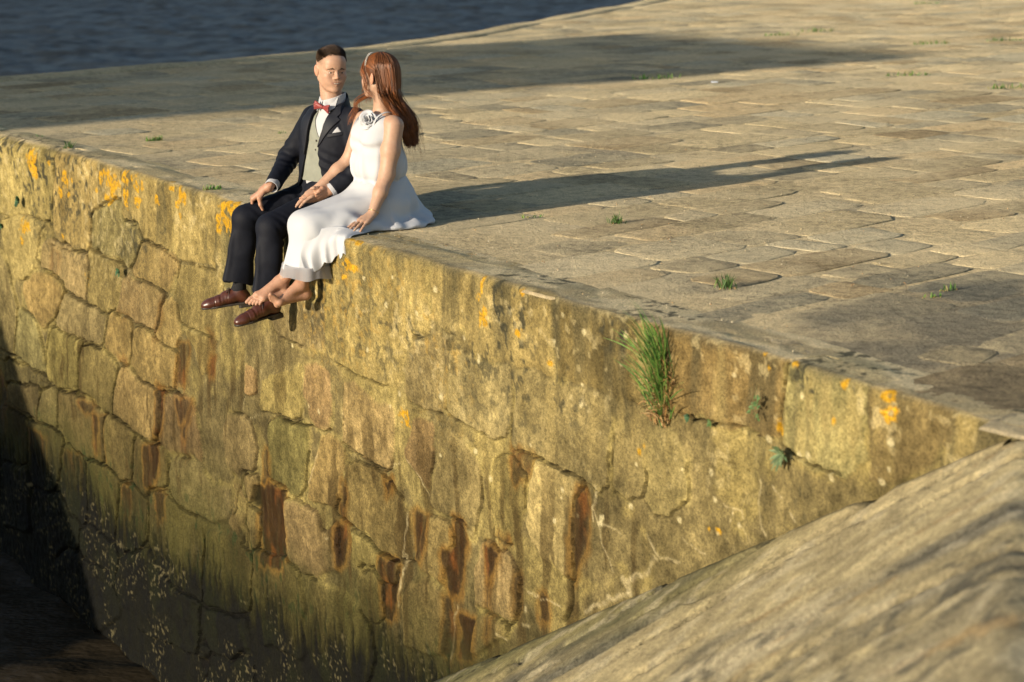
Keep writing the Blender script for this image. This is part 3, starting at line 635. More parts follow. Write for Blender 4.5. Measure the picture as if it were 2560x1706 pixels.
# ------------------------------------------------------------------ embankment slope that runs down from the corner to the water
ua = np.arange(-3.2, 6.6, .025); aa = np.concatenate([[.034, .036], np.arange(.050, 5.6, .025)])
Ug, Ag = np.meshgrid(ua, aa, indexing='ij')
zr = -0.577 * Ug - 0.5 * Ag
zr = np.where(zr > -.03, -.03 + .035 * np.tanh((zr + .03) / .035), zr)
dl, dc = Ug * .92 + Ag * .39, -Ug * .39 + Ag * .92        # down the run-off, across it
dcw = dc + .10 * (fbm(dl * 1.2, dc * 1.5, seed=120) - .5)
hr = .008 * (fbm(dl * 1.2, dcw * 2.6, seed=121) - .5) + .006 * (fbm(dl * 6, dcw * 9, seed=122) - .5)
grv = ss(.035, .0, np.abs(fbm(dl * .55, dcw * 3.2, seed=123, o=2) - .5)) * ss(.40, .6, fbm(dl * 1.3, dc * 2, seed=124))
hr -= .045 * grv
for (x0, y0, x1, y1, wd) in ((1301, 1690, 1420, 1605, .016), (1410, 1612, 1700, 1440, .012), (1360, 1706, 1640, 1545, .014), (1700, 1560, 1800, 1500, .010), (1150, 1690, 1420, 1540, .012), (1560, 1700, 1760, 1590, .010), (1420, 1540, 1640, 1440, .009)):
    q0, q1 = [(lambda d, m_: CAMP + d * (np.dot(WB - CAMP, m_) / np.dot(d, m_)))(survey_ray(*c_), np.array([0, 0, 1.]) + .577 * WE + .5 * WN) for c_ in ((x0, y0), (x1, y1))]
    L_ = np.array([[(q - WB) @ WE, (q - WB) @ WN] for q in (q0, q1)]); dd_ = seg_dist(Ug + .05 * (fbm(Ug * 5, Ag * 5, seed=135, o=2) - .5), Ag + .05 * (fbm(Ug * 5, Ag * 5, seed=136, o=2) - .5), L_)
    c_m = ss(wd * 2.6, wd * .8, dd_); grv = np.maximum(grv, c_m); hr -= .05 * c_m
hr += .008 * (fbm(Ug * 11, Ag * 14, seed=125) - .5)
cr = np.array((.42, .34, .18)) * (.65 + .7 * fbm(dl * 3.0, dcw * 3.4, seed=126))[..., None]
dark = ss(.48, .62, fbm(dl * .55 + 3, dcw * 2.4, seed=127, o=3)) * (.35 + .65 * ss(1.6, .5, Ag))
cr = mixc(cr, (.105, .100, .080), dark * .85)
pale = ss(.58, .70, fbm(dl * .9 + 9, dcw * 3.4, seed=128, o=3)); cr = mixc(cr, (.48, .41, .27), pale * .5)
cr = mixc(cr, (.34, .21, .08), ss(.74, .80, fbm(dl * 1.6, dcw * 14, seed=129)) * .5)
grn = ss(.62, .15, Ag + .25 * (fbm(Ug * 3, Ag * 3, seed=130) - .5)) * ss(.5, 1.6, Ug)
cr = mixc(cr, (.125, .118, .035), grn * .7)
cr = mixc(cr, (.022, .019, .012), grv * .85)
cr = mixc(cr, (.02, .02, .010), ss(-2.1, -2.7, zr + .3 * (fbm(Ug * 4, Ag * 4, seed=131) - .5)))
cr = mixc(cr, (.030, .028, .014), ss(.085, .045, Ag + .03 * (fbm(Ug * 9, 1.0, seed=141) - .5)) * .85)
cr *= (.50 + 1.0 * fbm(Ug * 20, Ag * 20, seed=132, o=4))[..., None]
bl_ = ss(.54, .66, fbm(dl * 7, dcw * 8, seed=137, o=3)) * ss(.40, .60, fbm(dl * .9, dcw * 1.8, seed=138)); cr = mixc(cr, (.10, .09, .06), bl_ * .4); bl2 = ss(.58, .68, fbm(dl * 9 + 4, dcw * 10, seed=139, o=3)); cr = mixc(cr, (.55, .47, .30), bl2 * .45)
spk = ss(.60, .70, fbm(Ug * 17, Ag * 17, seed=133, o=2)) * ss(.42, .6, fbm(dl * .8, dcw * 2.4, seed=134)); cr = mixc(cr, (.07, .066, .05), spk * .75)
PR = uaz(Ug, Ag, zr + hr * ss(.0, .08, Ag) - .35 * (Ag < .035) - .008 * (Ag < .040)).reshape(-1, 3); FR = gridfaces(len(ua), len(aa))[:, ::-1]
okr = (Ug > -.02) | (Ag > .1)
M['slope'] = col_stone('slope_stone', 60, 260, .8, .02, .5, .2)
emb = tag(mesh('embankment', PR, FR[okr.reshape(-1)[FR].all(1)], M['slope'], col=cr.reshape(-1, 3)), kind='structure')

# ------------------------------------------------------------------ what stands across the basin, out of view, and throws the long shadows
def block(name, pts, z0, z1, mat, parent=None, col=(.3, .26, .17)):
    n_ = len(pts); V = [(p[0], p[1], z0) for p in pts] + [(p[0], p[1], z1) for p in pts]
    F = [[i, (i + 1) % n_, n_ + (i + 1) % n_, n_ + i] for i in range(n_)] + [list(range(n_))[::-1], list(range(n_, 2 * n_))]
    return mesh(name, V, F, mat, parent, np.tile(np.array(col), (2 * n_, 1)), smooth=False)
SW = np.array((-SH.y, SH.x)); S2 = np.array((SH.x, SH.y))
def sw(s, w_): p = S2 * s + SW * w_; return (p[0], p[1])
tower = tag(empty('harbour_tower', (*sw(-20, 15.95), 0)), 'square stone harbour tower on the opposite quay', 'tower')
M['plaster'] = col_stone('tower_plaster', 8, 60, .3, .01, .15, .2)
lx, ly = tower.location.x, tower.location.y
def swl(s, w_): p = sw(s, w_); return (p[0] - lx, p[1] - ly)
block('wall', [swl(-23, 13.75), swl(-20, 13.75), swl(-20, 18.15), swl(-23, 18.15)], -.5, 7.6, M['plaster'], tower, (.5, .45, .36))
block('roof', [swl(-23.2, 13.6), swl(-19.8, 13.6), swl(-19.8, 18.3), swl(-23.2, 18.3)], 7.6, 7.98, M['plaster'], tower, (.25, .1, .06))
for zz in (1.5, 4.0, 6.0):
    block('window', [swl(-19.99, 15.3), swl(-19.93, 15.3), swl(-19.93, 16.5), swl(-19.99, 16.5)], zz, zz + 1.3, M['plaster'], tower, (.03, .035, .04))
tag(block('opposite_quay', [sw(-60, -30), sw(-17, -30), sw(-17, 60), sw(-60, 60)], -4, -.3, M['slope'], None, (.25, .22, .15)), 'long stone quay across the harbour basin below the tower', 'quay')
# neighbouring slipway bank: its shoulder shades the foot of the wall
prof_b = [(12.5, 1.25), (9.10, 1.25), (8.75, .80), (8.10, .06), (7.40, -.66), (6.95, -1.30), (6.75, -2.2), (6.6, -3.6)]
Vn = []
for k, a0 in enumerate(np.linspace(10, 13.2, 6)):
    for (u_, z_) in prof_b: Vn.append(uaz(u_ + random.uniform(-.03, .03), a0, z_))
for (u_, z_) in [(12.5, -4)] : Vn += [uaz(12.5, 10, -4), uaz(6, 10, -4), uaz(12.5, 13.2, -4), uaz(6, 13.2, -4)]
kb = len(prof_b); Fn = [list(f) for f in gridfaces(6, kb)]
Fn += [list(range(kb))[::-1] + [6 * kb, 6 * kb + 1][:0] + [6 * kb], [5 * kb + i for i in range(kb)] + [6 * kb + 3, 6 * kb + 2]]
Fn[-2] = [kb - 1 - i for i in range(kb)] + [6 * kb, 6 * kb + 1]
Fn += [[0, 5 * kb, 6 * kb + 2, 6 * kb]]
tag(mesh('slipway_bank', np.array(Vn), Fn, M['slope'], col=np.tile(np.array((.24, .2, .12)), (len(Vn), 1)), smooth=False), 'sloping stone bank of the neighbouring slipway across the water', 'bank')
# unseen far bank, added dark so the river reflects less sky
xb = np.linspace(-380, 380, 120); Vh = []
for x_ in xb:
    h_ = 7 + 6 * float(vn(np.array([x_ * .05]), 1.0, seed=140)[0]) + 4 * float(vn(np.array([x_ * .3]), 1.0, seed=141)[0])
    Vh += [(x_, 230, WATER_Z - .5), (x_, 236, h_ * .8), (x_, 262, h_), (x_, 330, h_ * 1.2)]
M['bank'] = col_stone('dark_bank', .6, 3, .6, .5, .5, .1)
tag(mesh('unseen_far_bank', np.array(Vh), gridfaces(len(xb), 4), M['bank'], col=np.tile(np.array((.018, .026, .024)), (len(Vh), 1))), kind='structure')
# ------------------------------------------------------------------ people: implicit surfaces meshed with surface nets
class Field:
    def __init__(s, lo, hi, h):
        s.lo = np.array(lo, float); s.h = h
        s.n = np.ceil((np.array(hi, float) - s.lo) / h).astype(int) + 1
        s.ax = [(s.lo[i] + np.arange(s.n[i]) * h).astype(np.float32) for i in range(3)]
        s.D = np.full(tuple(s.n), 0.3, np.float32)
    def box(s, lo, hi):
        sl = []
        for i in range(3):
            a = int(np.clip(np.floor((lo[i] - s.lo[i]) / s.h), 0, s.n[i])); b = int(np.clip(np.ceil((hi[i] - s.lo[i]) / s.h) + 1, 0, s.n[i])); sl.append(slice(a, b))
        return tuple(sl)
    def xyz(s, sl): return s.ax[0][sl[0]][:, None, None], s.ax[1][sl[1]][None, :, None], s.ax[2][sl[2]][None, None, :]
    def put(s, sl, d, k, op):
        D = s.D[sl]
        if D.size == 0: return
        if op == 'sub': d, D0 = -d, D
        if op == 'add':
            if k <= 0: s.D[sl] = np.minimum(D, d)
            else:
                h = np.clip(.5 + .5 * (D - d) / k, 0, 1); s.D[sl] = D * (1 - h) + d * h - k * h * (1 - h)
        else:
            if k <= 0: s.D[sl] = np.maximum(D, d)
            else:
                h = np.clip(.5 - .5 * (D - d) / k, 0, 1); s.D[sl] = D * (1 - h) + d * h + k * h * (1 - h)
    def cap(s, p, q, r1, r2=None, k=.01, op='add', flat=None):
        r2 = r1 if r2 is None else r2; p = np.asarray(p, float); q = np.asarray(q, float); m = max(r1, r2) * 1.0 + k + 3 * s.h
        sl = s.box(np.minimum(p, q) - m, np.maximum(p, q) + m); x, y, z = s.xyz(sl)
        ba = q - p; bb = max(float(ba @ ba), 1e-9)
        t = np.clip(((x - p[0]) * ba[0] + (y - p[1]) * ba[1] + (z - p[2]) * ba[2]) / bb, 0, 1)
        dx, dy, dz = x - p[0] - t * ba[0], y - p[1] - t * ba[1], z - p[2] - t * ba[2]
        if flat is not None:
            f = np.asarray(flat[0], float); f = f / np.linalg.norm(f); c = (dx * f[0] + dy * f[1] + dz * f[2]) * (1 / flat[1] - 1)
            dx, dy, dz = dx + c * f[0], dy + c * f[1], dz + c * f[2]
        s.put(sl, np.sqrt(dx * dx + dy * dy + dz * dz) - (r1 + (r2 - r1) * t), k, op)
    def chain(s, pts, rs, k=.01, op='add', flat=None):
        for i in range(len(pts) - 1): s.cap(pts[i], pts[i + 1], rs[i], rs[i + 1], k, op, flat)
    def ell(s, c, r, R=None, k=.01, op='add', e=2.0):
        c = np.asarray(c, float); r = np.asarray(r, float); m = r.max() * 1.05 + k + 3 * s.h
        sl = s.box(c - m, c + m); x, y, z = s.xyz(sl); x, y, z = x - c[0], y - c[1], z - c[2]
        if R is not None:
            R = np.asarray(R, float); x, y, z = (x * R[0, i] + y * R[1, i] + z * R[2, i] for i in range(3))
        if e == 2.0:
            k0 = np.sqrt((x / r[0]) ** 2 + (y / r[1]) ** 2 + (z / r[2]) ** 2); k1 = np.sqrt((x / r[0] ** 2) ** 2 + (y / r[1] ** 2) ** 2 + (z / r[2] ** 2) ** 2)
            d = k0 * (k0 - 1) / np.maximum(k1, 1e-6)
        else:
            d = (((np.abs(x) / r[0]) ** e + (np.abs(y) / r[1]) ** e + (np.abs(z) / r[2]) ** e) ** (1 / e) - 1) * r.min()
        s.put(sl, d.astype(np.float32), k, op)
    def prism(s, P, R, c, dmin, dmax, op='sub', k=0.0, axes=(1, 2), depth=0):
        """2-D outline P in the axes of the frame R at c, between dmin and dmax along the depth axis"""
        x, y, z = np.broadcast_arrays(*s.xyz((slice(None),) * 3)); x, y, z = x - c[0], y - c[1], z - c[2]
        L = [x * R[0, i] + y * R[1, i] + z * R[2, i] for i in range(3)]
        d2 = -poly_sd(L[axes[0]], L[axes[1]], np.array(P, float)).astype(np.float32)
        dd = np.maximum(dmin - L[depth], L[depth] - dmax)
        s.put((slice(None),) * 3, np.maximum(d2, dd).astype(np.float32), k, op)
    def plane(s, p, nrm, k=0.0):
        """cut away the side the normal points to"""
        x, y, z = s.xyz((slice(None),) * 3); nrm = np.asarray(nrm, float) / np.linalg.norm(nrm)
        s.put((slice(None),) * 3, ((x - p[0]) * -nrm[0] + (y - p[1]) * -nrm[1] + (z - p[2]) * -nrm[2]).astype(np.float32), k, 'sub')
    def cut(s, lo, hi, p, nrm, k=0.0):
        sl = s.box(lo, hi); x, y, z = s.xyz(sl); nrm = unit(nrm)
        s.put(sl, ((x - p[0]) * -nrm[0] + (y - p[1]) * -nrm[1] + (z - p[2]) * -nrm[2]).astype(np.float32), k, 'sub')
    def mesh(s):
        D = s.D; I = D < 0; nx, ny, nz = D.shape
        cnt = np.zeros((nx - 1, ny - 1, nz - 1), np.int8)
        for dx in (0, 1):
            for dy in (0, 1):
                for dz in (0, 1): cnt += I[dx:nx - 1 + dx, dy:ny - 1 + dy, dz:nz - 1 + dz]
        act = (cnt > 0) & (cnt < 8); ci = np.argwhere(act)
        idx = np.full(act.shape, -1, np.int32); idx[act] = np.arange(len(ci))
        acc = np.zeros((len(ci), 3)); num = np.zeros(len(ci))
        cor = [(0, 0, 0), (1, 0, 0), (0, 1, 0), (1, 1, 0), (0, 0, 1), (1, 0, 1), (0, 1, 1), (1, 1, 1)]
        vals = [D[ci[:, 0] + c[0], ci[:, 1] + c[1], ci[:, 2] + c[2]].astype(float) for c in cor]
        for a in range(8):
            for ax in range(3):
                if cor[a][ax] == 0:
                    b = cor.index(tuple(cor[a][i] + (1 if i == ax else 0) for i in range(3)))
                    va, vb = vals[a], vals[b]; m = (va < 0) != (vb < 0)
                    t = np.where(m, va / np.where(m, va - vb, 1), 0)
                    p = np.array(cor[a], float)[None] + t[:, None] * np.eye(3)[ax][None]
                    acc += p * m[:, None]; num += m
        V = s.lo + (ci + acc / num[:, None]) * s.h
        faces = []
        for ax in range(3):
            o1, o2 = [i for i in range(3) if i != ax]
            sa = [slice(None)] * 3; sb = [slice(None)] * 3; sa[ax] = slice(0, -1); sb[ax] = slice(1, None)
            ch = I[tuple(sa)] != I[tuple(sb)]
            e = np.argwhere(ch); e = e[(e[:, o1] > 0) & (e[:, o2] > 0) & (e[:, o1] < D.shape[o1] - 1) & (e[:, o2] < D.shape[o2] - 1)]
            flip = I[e[:, 0], e[:, 1], e[:, 2]]
            q = []
            for (d1, d2) in ((0, 0), (-1, 0), (-1, -1), (0, -1)):
                c = e.copy(); c[:, o1] += d1; c[:, o2] += d2; q.append(idx[c[:, 0], c[:, 1], c[:, 2]])
            q = np.stack(q, -1)
            if ax == 1: flip = ~flip
            q[~flip] = q[~flip][:, ::-1]
            faces.append(q)
        return V, np.concatenate(faces)
def vnormals(V, F):
    n = np.zeros_like(V); fn = np.cross(V[F[:, 2]] - V[F[:, 0]], V[F[:, 3]] - V[F[:, 1]])
    for i in range(4): np.add.at(n, F[:, i], fn)
    return n / np.maximum(np.linalg.norm(n, axis=1), 1e-12)[:, None]
def relax(V, F, it=2, lam=.5):
    e = np.concatenate([F[:, [0, 1]], F[:, [1, 2]], F[:, [2, 3]], F[:, [3, 0]]]); cnt = np.bincount(e.ravel(), minlength=len(V)).astype(float)
    for _ in range(it):
        a = np.zeros_like(V)
        for i in range(3): a[:, i] = np.bincount(e[:, 0], V[e[:, 1], i], len(V)) + np.bincount(e[:, 1], V[e[:, 0], i], len(V))
        V = V + lam * (a / np.maximum(cnt, 1)[:, None] - V)
    return V
def merge(parts):
    V, F, C, n = [], [], [], 0
    for v, f, c in parts: V.append(v); F.append(f + n); C.append(c); n += len(v)
    return np.concatenate(V), np.concatenate(F), np.concatenate(C)
def Rz(a): c, s = math.cos(a), math.sin(a); return np.array([[c, -s, 0], [s, c, 0], [0, 0, 1.]])
def Ry(a): c, s = math.cos(a), math.sin(a); return np.array([[c, 0, s], [0, 1., 0], [-s, 0, c]])
def Rx(a): c, s = math.cos(a), math.sin(a); return np.array([[1., 0, 0], [0, c, -s], [0, s, c]])
def unit(v): v = np.asarray(v, float); return v / np.linalg.norm(v)
def tubes(paths, r0, r1=None, sides=3):
    """paths (n, k, 3) -> quads of thin tapering tubes"""
    P = np.asarray(paths, float); n, k, _ = P.shape; r1 = r0 if r1 is None else r1
    T = np.gradient(P, axis=1); T /= np.maximum(np.linalg.norm(T, axis=2, keepdims=True), 1e-9)
    ref = np.where(np.abs(T[..., 2:3]) < .9, np.array([0, 0, 1.]), np.array([1., 0, 0])); A = np.cross(T, ref); A /= np.maximum(np.linalg.norm(A, axis=2, keepdims=True), 1e-9); Bv = np.cross(T, A)
    rad = np.asarray(r0)[..., None, None] * np.ones((n, k, 1)) if np.ndim(r0) else np.linspace(r0, r1, k)[None, :, None] * np.ones((n, 1, 1))
    if np.ndim(r0): rad = rad * np.linspace(1, r1, k)[None, :, None]
    V = np.stack([P + rad * (math.cos(2 * math.pi * j / sides) * A + math.sin(2 * math.pi * j / sides) * Bv) for j in range(sides)], 2)
    ids = np.arange(n * k * sides).reshape(n, k, sides); q = []
    for j in range(sides):
        j2 = (j + 1) % sides
        q.append(np.stack([ids[:, :-1, j], ids[:, :-1, j2], ids[:, 1:, j2], ids[:, 1:, j]], -1).reshape(-1, 4))
    return V.reshape(-1, 3), np.concatenate(q)
def crom(P, m):
    """catmull-rom through control points (..., k, 3), m samples"""
    P = np.asarray(P, float); k = P.shape[-2]; t = np.linspace(0, k - 1 - 1e-6, m); i = t.astype(int); f = (t - i)[:, None]
    g = lambda j: np.take(P, np.clip(j, 0, k - 1), axis=-2)
    p0, p1, p2, p3 = g(i - 1), g(i), g(i + 1), g(i + 2)
    return .5 * (2 * p1 + (p2 - p0) * f + (2 * p0 - 5 * p1 + 4 * p2 - p3) * f ** 2 + (3 * p1 - p0 - 3 * p2 + p3) * f ** 3)

# ---- materials of skin and cloth
def cloth(name, colr, rough=.8, sheen=0.0, wscale=900, bs=.15, trans=0.0, spec=.3, vary=.12):
    m, nt, b = new_mat(name)
    pos = N(nt, 'ShaderNodeTexCoord').outputs['Object']
    n1 = noise_node(nt, pos, 22, 4, .6); n2 = noise_node(nt, pos, wscale, 2, .5)
    g = ramp_node(nt, n1, [(.3, (1 - vary,) * 3), (.7, (1 + vary,) * 3)])
    nt.links.new(mixn(nt, tuple(colr), g, 1.0, 'MULTIPLY'), b.inputs['Base Color'])
    b.inputs['Roughness'].default_value = rough; b.inputs['Specular IOR Level'].default_value = spec
    b.inputs['Sheen Weight'].default_value = sheen
    bump(nt, b, n2, bs, .002)
    return m
def skin_mat():
    m, nt, b = new_mat('skin')
    a = N(nt, 'ShaderNodeVertexColor', layer_name='Col'); pos = N(nt, 'ShaderNodeTexCoord').outputs['Object']
    n1 = noise_node(nt, pos, 60, 4, .6); n2 = noise_node(nt, pos, 600, 2, .5)
    g = ramp_node(nt, n1, [(.3, (.93, .90, .88)), (.7, (1.05, 1.05, 1.05))])
    nt.links.new(mixn(nt, a.outputs[0], g, 1.0, 'MULTIPLY'), b.inputs['Base Color'])
    b.inputs['Roughness'].default_value = .52; b.inputs['Specular IOR Level'].default_value = .35
    b.inputs['Subsurface Weight'].default_value = .12; b.inputs['Subsurface Radius'].default_value = (.9, .35, .2); b.inputs['Subsurface Scale'].default_value = .012
    bump(nt, b, n2, .12, .001)
    return m
def hair_mat():
    m, nt, b = new_mat('hair')
    a = N(nt, 'ShaderNodeVertexColor', layer_name='Col')
    nt.links.new(a.outputs[0], b.inputs['Base Color']); b.inputs['Roughness'].default_value = .5; b.inputs['Specular IOR Level'].default_value = .35
    return m
def plain(name, colr, rough=.5, metal=0.0, spec=.5):
    m, nt, b = new_mat(name); b.inputs['Base Color'].default_value = (*colr, 1); b.inputs['Roughness'].default_value = rough; b.inputs['Metallic'].default_value = metal; b.inputs['Specular IOR Level'].default_value = spec
    pos = N(nt, 'ShaderNodeTexCoord').outputs['Object']; n1 = noise_node(nt, pos, 45, 3, .6)
    g = ramp_node(nt, n1, [(.3, (.85,) * 3), (.7, (1.12,) * 3)]); nt.links.new(mixn(nt, tuple(colr), g, 1.0, 'MULTIPLY'), b.inputs['Base Color'])
    return m
M['skin'] = skin_mat(); M['hair'] = hair_mat()
M['suit'] = cloth('navy_wool', (.0068, .0078, .0125), .66, 0, 700, .25, spec=.13)
M['shirt'] = cloth('white_shirt_cotton', (.38, .38, .39), .8, 0, 800, .1, vary=.03)
M['vest'] = cloth('grey_check_wool', (.20, .205, .165), .85, 0, 500, .3, vary=.10)
M['bow'] = cloth('brick_red_satin', (.20, .032, .028), .45, .1, 900, .12)
M['leather'] = plain('brown_leather', (.065, .019, .009), .34, 0, .6)
M['sole'] = plain('shoe_sole', (.022, .016, .010), .6)
M['sock'] = cloth('black_sock', (.010, .010, .012), .9)
M['gold'] = plain('gold', (.8, .55, .2), .25, 1.0)
M['eye'] = plain('eye_white', (.42, .39, .36), .3); M['iris'] = plain('dark_iris', (.03, .018, .010), .15)
M['mouth'] = plain('mouth', (.10, .035, .030), .5); M['teeth'] = plain('teeth', (.40, .36, .29), .4)
M['pearl'] = plain('pearl', (.42, .40, .36), .25, .3, .8)
def chiffon(name, colr, tr=.25, alpha=1.0):
    m, nt, b = new_mat(name)
    pos = N(nt, 'ShaderNodeTexCoord').outputs['Object']; n2 = noise_node(nt, pos, 900, 2, .5)
    b.inputs['Base Color'].default_value = (*colr, 1); b.inputs['Roughness'].default_value = .85; b.inputs['Specular IOR Level'].default_value = .2
    b.inputs['Alpha'].default_value = alpha
    bump(nt, b, n2, .08, .001)
    if tr:
        t = N(nt, 'ShaderNodeBsdfTranslucent'); t.inputs[0].default_value = (*colr, 1); mx = N(nt, 'ShaderNodeMixShader'); mx.inputs[0].default_value = tr
        out = nt.nodes['Material Output']; nt.links.new(b.outputs[0], mx.inputs[1]); nt.links.new(t.outputs[0], mx.inputs[2]); nt.links.new(mx.outputs[0], out.inputs[0])
    return m
M['dress'] = chiffon('white_chiffon', (.41, .415, .43), 0.0); M['sheer'] = chiffon('sheer_white_chiffon', (.42, .42, .44), .35, .6)

SKIN_M = np.array((.385, .232, .155)); SKIN_W = np.array((.385, .236, .158))

def head_sdf(f, H, R, male=True, k=.012, scale=1.0):
    """head with its features; frame R: x face forward, y left, z up; H = centre at eye level"""
    g = lambda p: H + R @ (np.array(p, float) * scale); s = scale
    f.ell(g((-.012, 0, .034)), np.array((.100, .0765, .088)) * s, R, k)
    f.ell(g((.026, 0, -.020)), np.array((.066, .067 if male else .061, .080)) * s, R, .02)
    f.ell(g((.034, 0, -.070)), np.array((.050, .054 if male else .044, .036)) * s, R, .02)
    for y in (-1, 1):
        f.cap(g((-.005, y * (.058 if male else .050), -.045)), g((.060, y * .024, -.090)), .017 * s, .016 * s, .02)
        f.ell(g((.060, y * .044, -.020)), np.array((.024, .020, .018)) * s, R, .018); f.ell(g((.062, y * .034, -.042)), np.array((.024, .022, .026)) * s, R, .022)
        f.cap(g((.083, y * .012, .023)), g((.072, y * .046, .021)), .0125 * s, .011 * s, .012)
    f.ell(g((.080, 0, -.094)), np.array((.020, .026, .017)) * s, R, .018)
    f.ell(g((.060, 0, .050)), np.array((.040, .058, .045)) * s, R, .02)
    for y in (-1, 1): f.ell(g((.104, y * .0315, .000)), np.array((.017, .018, .013)) * s, R, .010, 'sub')
    f.cap(g((.086, 0, .018)), g((.1035, 0, -.020)), .0075 * s, .0090 * s, .010)
    f.ell(g((.1065, 0, -.0250)), np.array((.0105, .0102, .0095)) * s, R, .008)
    for y in (-1, 1):
        f.ell(g((.0960, y * .0120, -.0285)), np.array((.010, .0070, .0070)) * s, R, .006)
        # lids
        f.cap(g((.0890, y * .019, .0058)), g((.0815, y * .043, .0050)), .0052 * s, .0046 * s, .004); f.cap(g((.0875, y * .020, -.0075)), g((.081, y * .042, -.0068)), .0048 * s, .0042 * s, .005)
    # mouth
    f.ell(g((.078, 0, -.058)), np.array((.019, .036, .024)) * s, R, .02)
    for y in (-1, 1):
        f.cap(g((.0955, y * .006, -.0525)), g((.0850, y * .0310, -.0520)), .0040 * s, .0030 * s, .005)
        f.cap(g((.0945, y * .000, -.0675)), g((.0845, y * .0295, -.0545)), .0046 * s, .0032 * s, .006)
    pass
    for y in (-1, 1):
        Re = R @ Rz(y * -.45) @ Ry(-.15)
        f.ell(g((-.012, y * .0800, -.004)), np.array((.0175, .0075, .0315)) * s, Re, .005)
        f.ell(g((-.006, y * .0865, .000)), np.array((.0105, .0060, .0200)) * s, Re, .003, 'sub')
        f.cap(g((-.004, y * .077, .0)), g((-.006, y * .076, -.03)), .007 * s, .006 * s, .006)
def head_color(V, H, R, base, male=True, scale=1.0):
    L = (V - H) @ R / scale; C = np.tile(base, (len(V), 1)); x, y, z = L.T
    m = np.exp(-(((np.abs(y) - .040) / .018) ** 2 + ((z + .028) / .018) ** 2)) * (x > .04); C = mixc(C, base * np.array((1.04, .93, .90)), m * .4)
    m = np.exp(-((y / .014) ** 2 + ((z + .028) / .012) ** 2)) * (x > .09); C = mixc(C, base * np.array((1.06, .86, .78)), m * .5)
    lip = ss(1.1, .85, np.sqrt((y / .0325) ** 2 + ((z + .0590 - 5 * y * y) / .0088) ** 2)) * (x > .068)
    C = mixc(C, np.array((.27, .115, .085)) if male else np.array((.42, .12, .10)), lip * .5)
    if male:
        st = ss(-.045, -.075, z) * (x > -.02) * (1 - lip); C = mixc(C, base * np.array((.80, .80, .82)), st * .22)
        side = ss(.03, .055, z + .35 * x) * ss(.050, .064, np.abs(y)) * ss(.07, .0, x); C = mixc(C, (.10, .062, .035), side * .75)
    sock = np.exp(-(((np.abs(y) - .031) / .016) ** 2 + ((z - .002) / .010) ** 2)) * (x > .06); C = mixc(C, base * np.array((.78, .68, .65)), sock * .3)
    ear = ss(.074, .084, np.abs(y)) * (np.abs(z) < .05) * (np.abs(x + .01) < .04); C = mixc(C, base * np.array((1.1, .78, .70)), ear * .6)
    return C
def ball(c, r, R=None, n=10, m=14):
    th = np.linspace(0, math.pi, n); ph = np.linspace(0, 2 * math.pi, m, endpoint=False); r = np.asarray(r, float) * np.ones(3)
    V = np.array([(math.sin(t) * math.cos(p), math.sin(t) * math.sin(p), math.cos(t)) for t in th for p in ph]) * r
    if R is not None: V = V @ np.asarray(R).T
    F = np.array([[i * m + j, (i + 1) * m + j, (i + 1) * m + (j + 1) % m, i * m + (j + 1) % m] for i in range(n - 1) for j in range(m)])
    return V + np.asarray(c), F
def face_parts(parent, H, R, gaze, brow, scale=1.0, teeth=True):
    g = lambda p: H + R @ (np.array(p, float) * scale)
    for y in (-1, 1):
        c = g((.0765, y * .0315, -.0005)); v, f = ball(c, .0122 * scale); e = mesh('eye', v, f, M['eye'], parent)
        d = unit(R @ unit(gaze)); v, f = ball(c + d * .0090 * scale, np.array((.0055, .0055, .0055)) * scale, None, 8, 12); mesh('iris', v, f, M['iris'], e)
        pts = crom(np.array([g((.0965, y * .010, .0185)), g((.0965, y * .023, .0200)), g((.0880, y * .040, .0190)), g((.0790, y * .051, .0145))])[None], 14)
        V_, F_ = [], []
        st = []
        for q in range(150):
            t = random.random() * 12.9; i = int(t); p = pts[0, i] + (pts[0, i + 1] - pts[0, i]) * (t - i) + np.array([random.uniform(-.0005, .0005), random.uniform(-.0005, .0005), random.uniform(-.0028, .0028)]) * scale
            dr = unit(pts[0, i + 1] - pts[0, i] + np.array((0, 0, .002))); st.append([p, p + dr * .004, p + dr * .009])
        v, f = tubes(np.array(st), .0011, .0004); mesh('eyebrow', v, f, M['hair'], parent, np.tile(np.array(brow), (len(v), 1)))
    if teeth:
        yy = np.linspace(-.024, .024, 17); cv = np.array([g((.0992 - 13 * q * q, q, -.0592 + 6 * q * q)) for q in yy]); rr = np.sqrt(np.maximum(1 - (yy / .0255) ** 2, .02))
        v, f = tubes(cv[None], 1.0, 1.0, 6); v = np.repeat(cv, 6, 0) + (v - np.repeat(cv, 6, 0)) * np.repeat(rr * .0032, 6)[:, None]; mo = mesh('mouth', v, f, M['mouth'], parent)
        cv2 = cv[3:-3] + R[:, 0] * .0012 + R[:, 2] * .0006; r2_ = rr[3:-3]; v, f = tubes(cv2[None], 1.0, 1.0, 6); v = np.repeat(cv2, 6, 0) + (v - np.repeat(cv2, 6, 0)) * np.repeat(r2_ * .0024, 6)[:, None]; mesh('teeth', v, f, M['teeth'], mo)

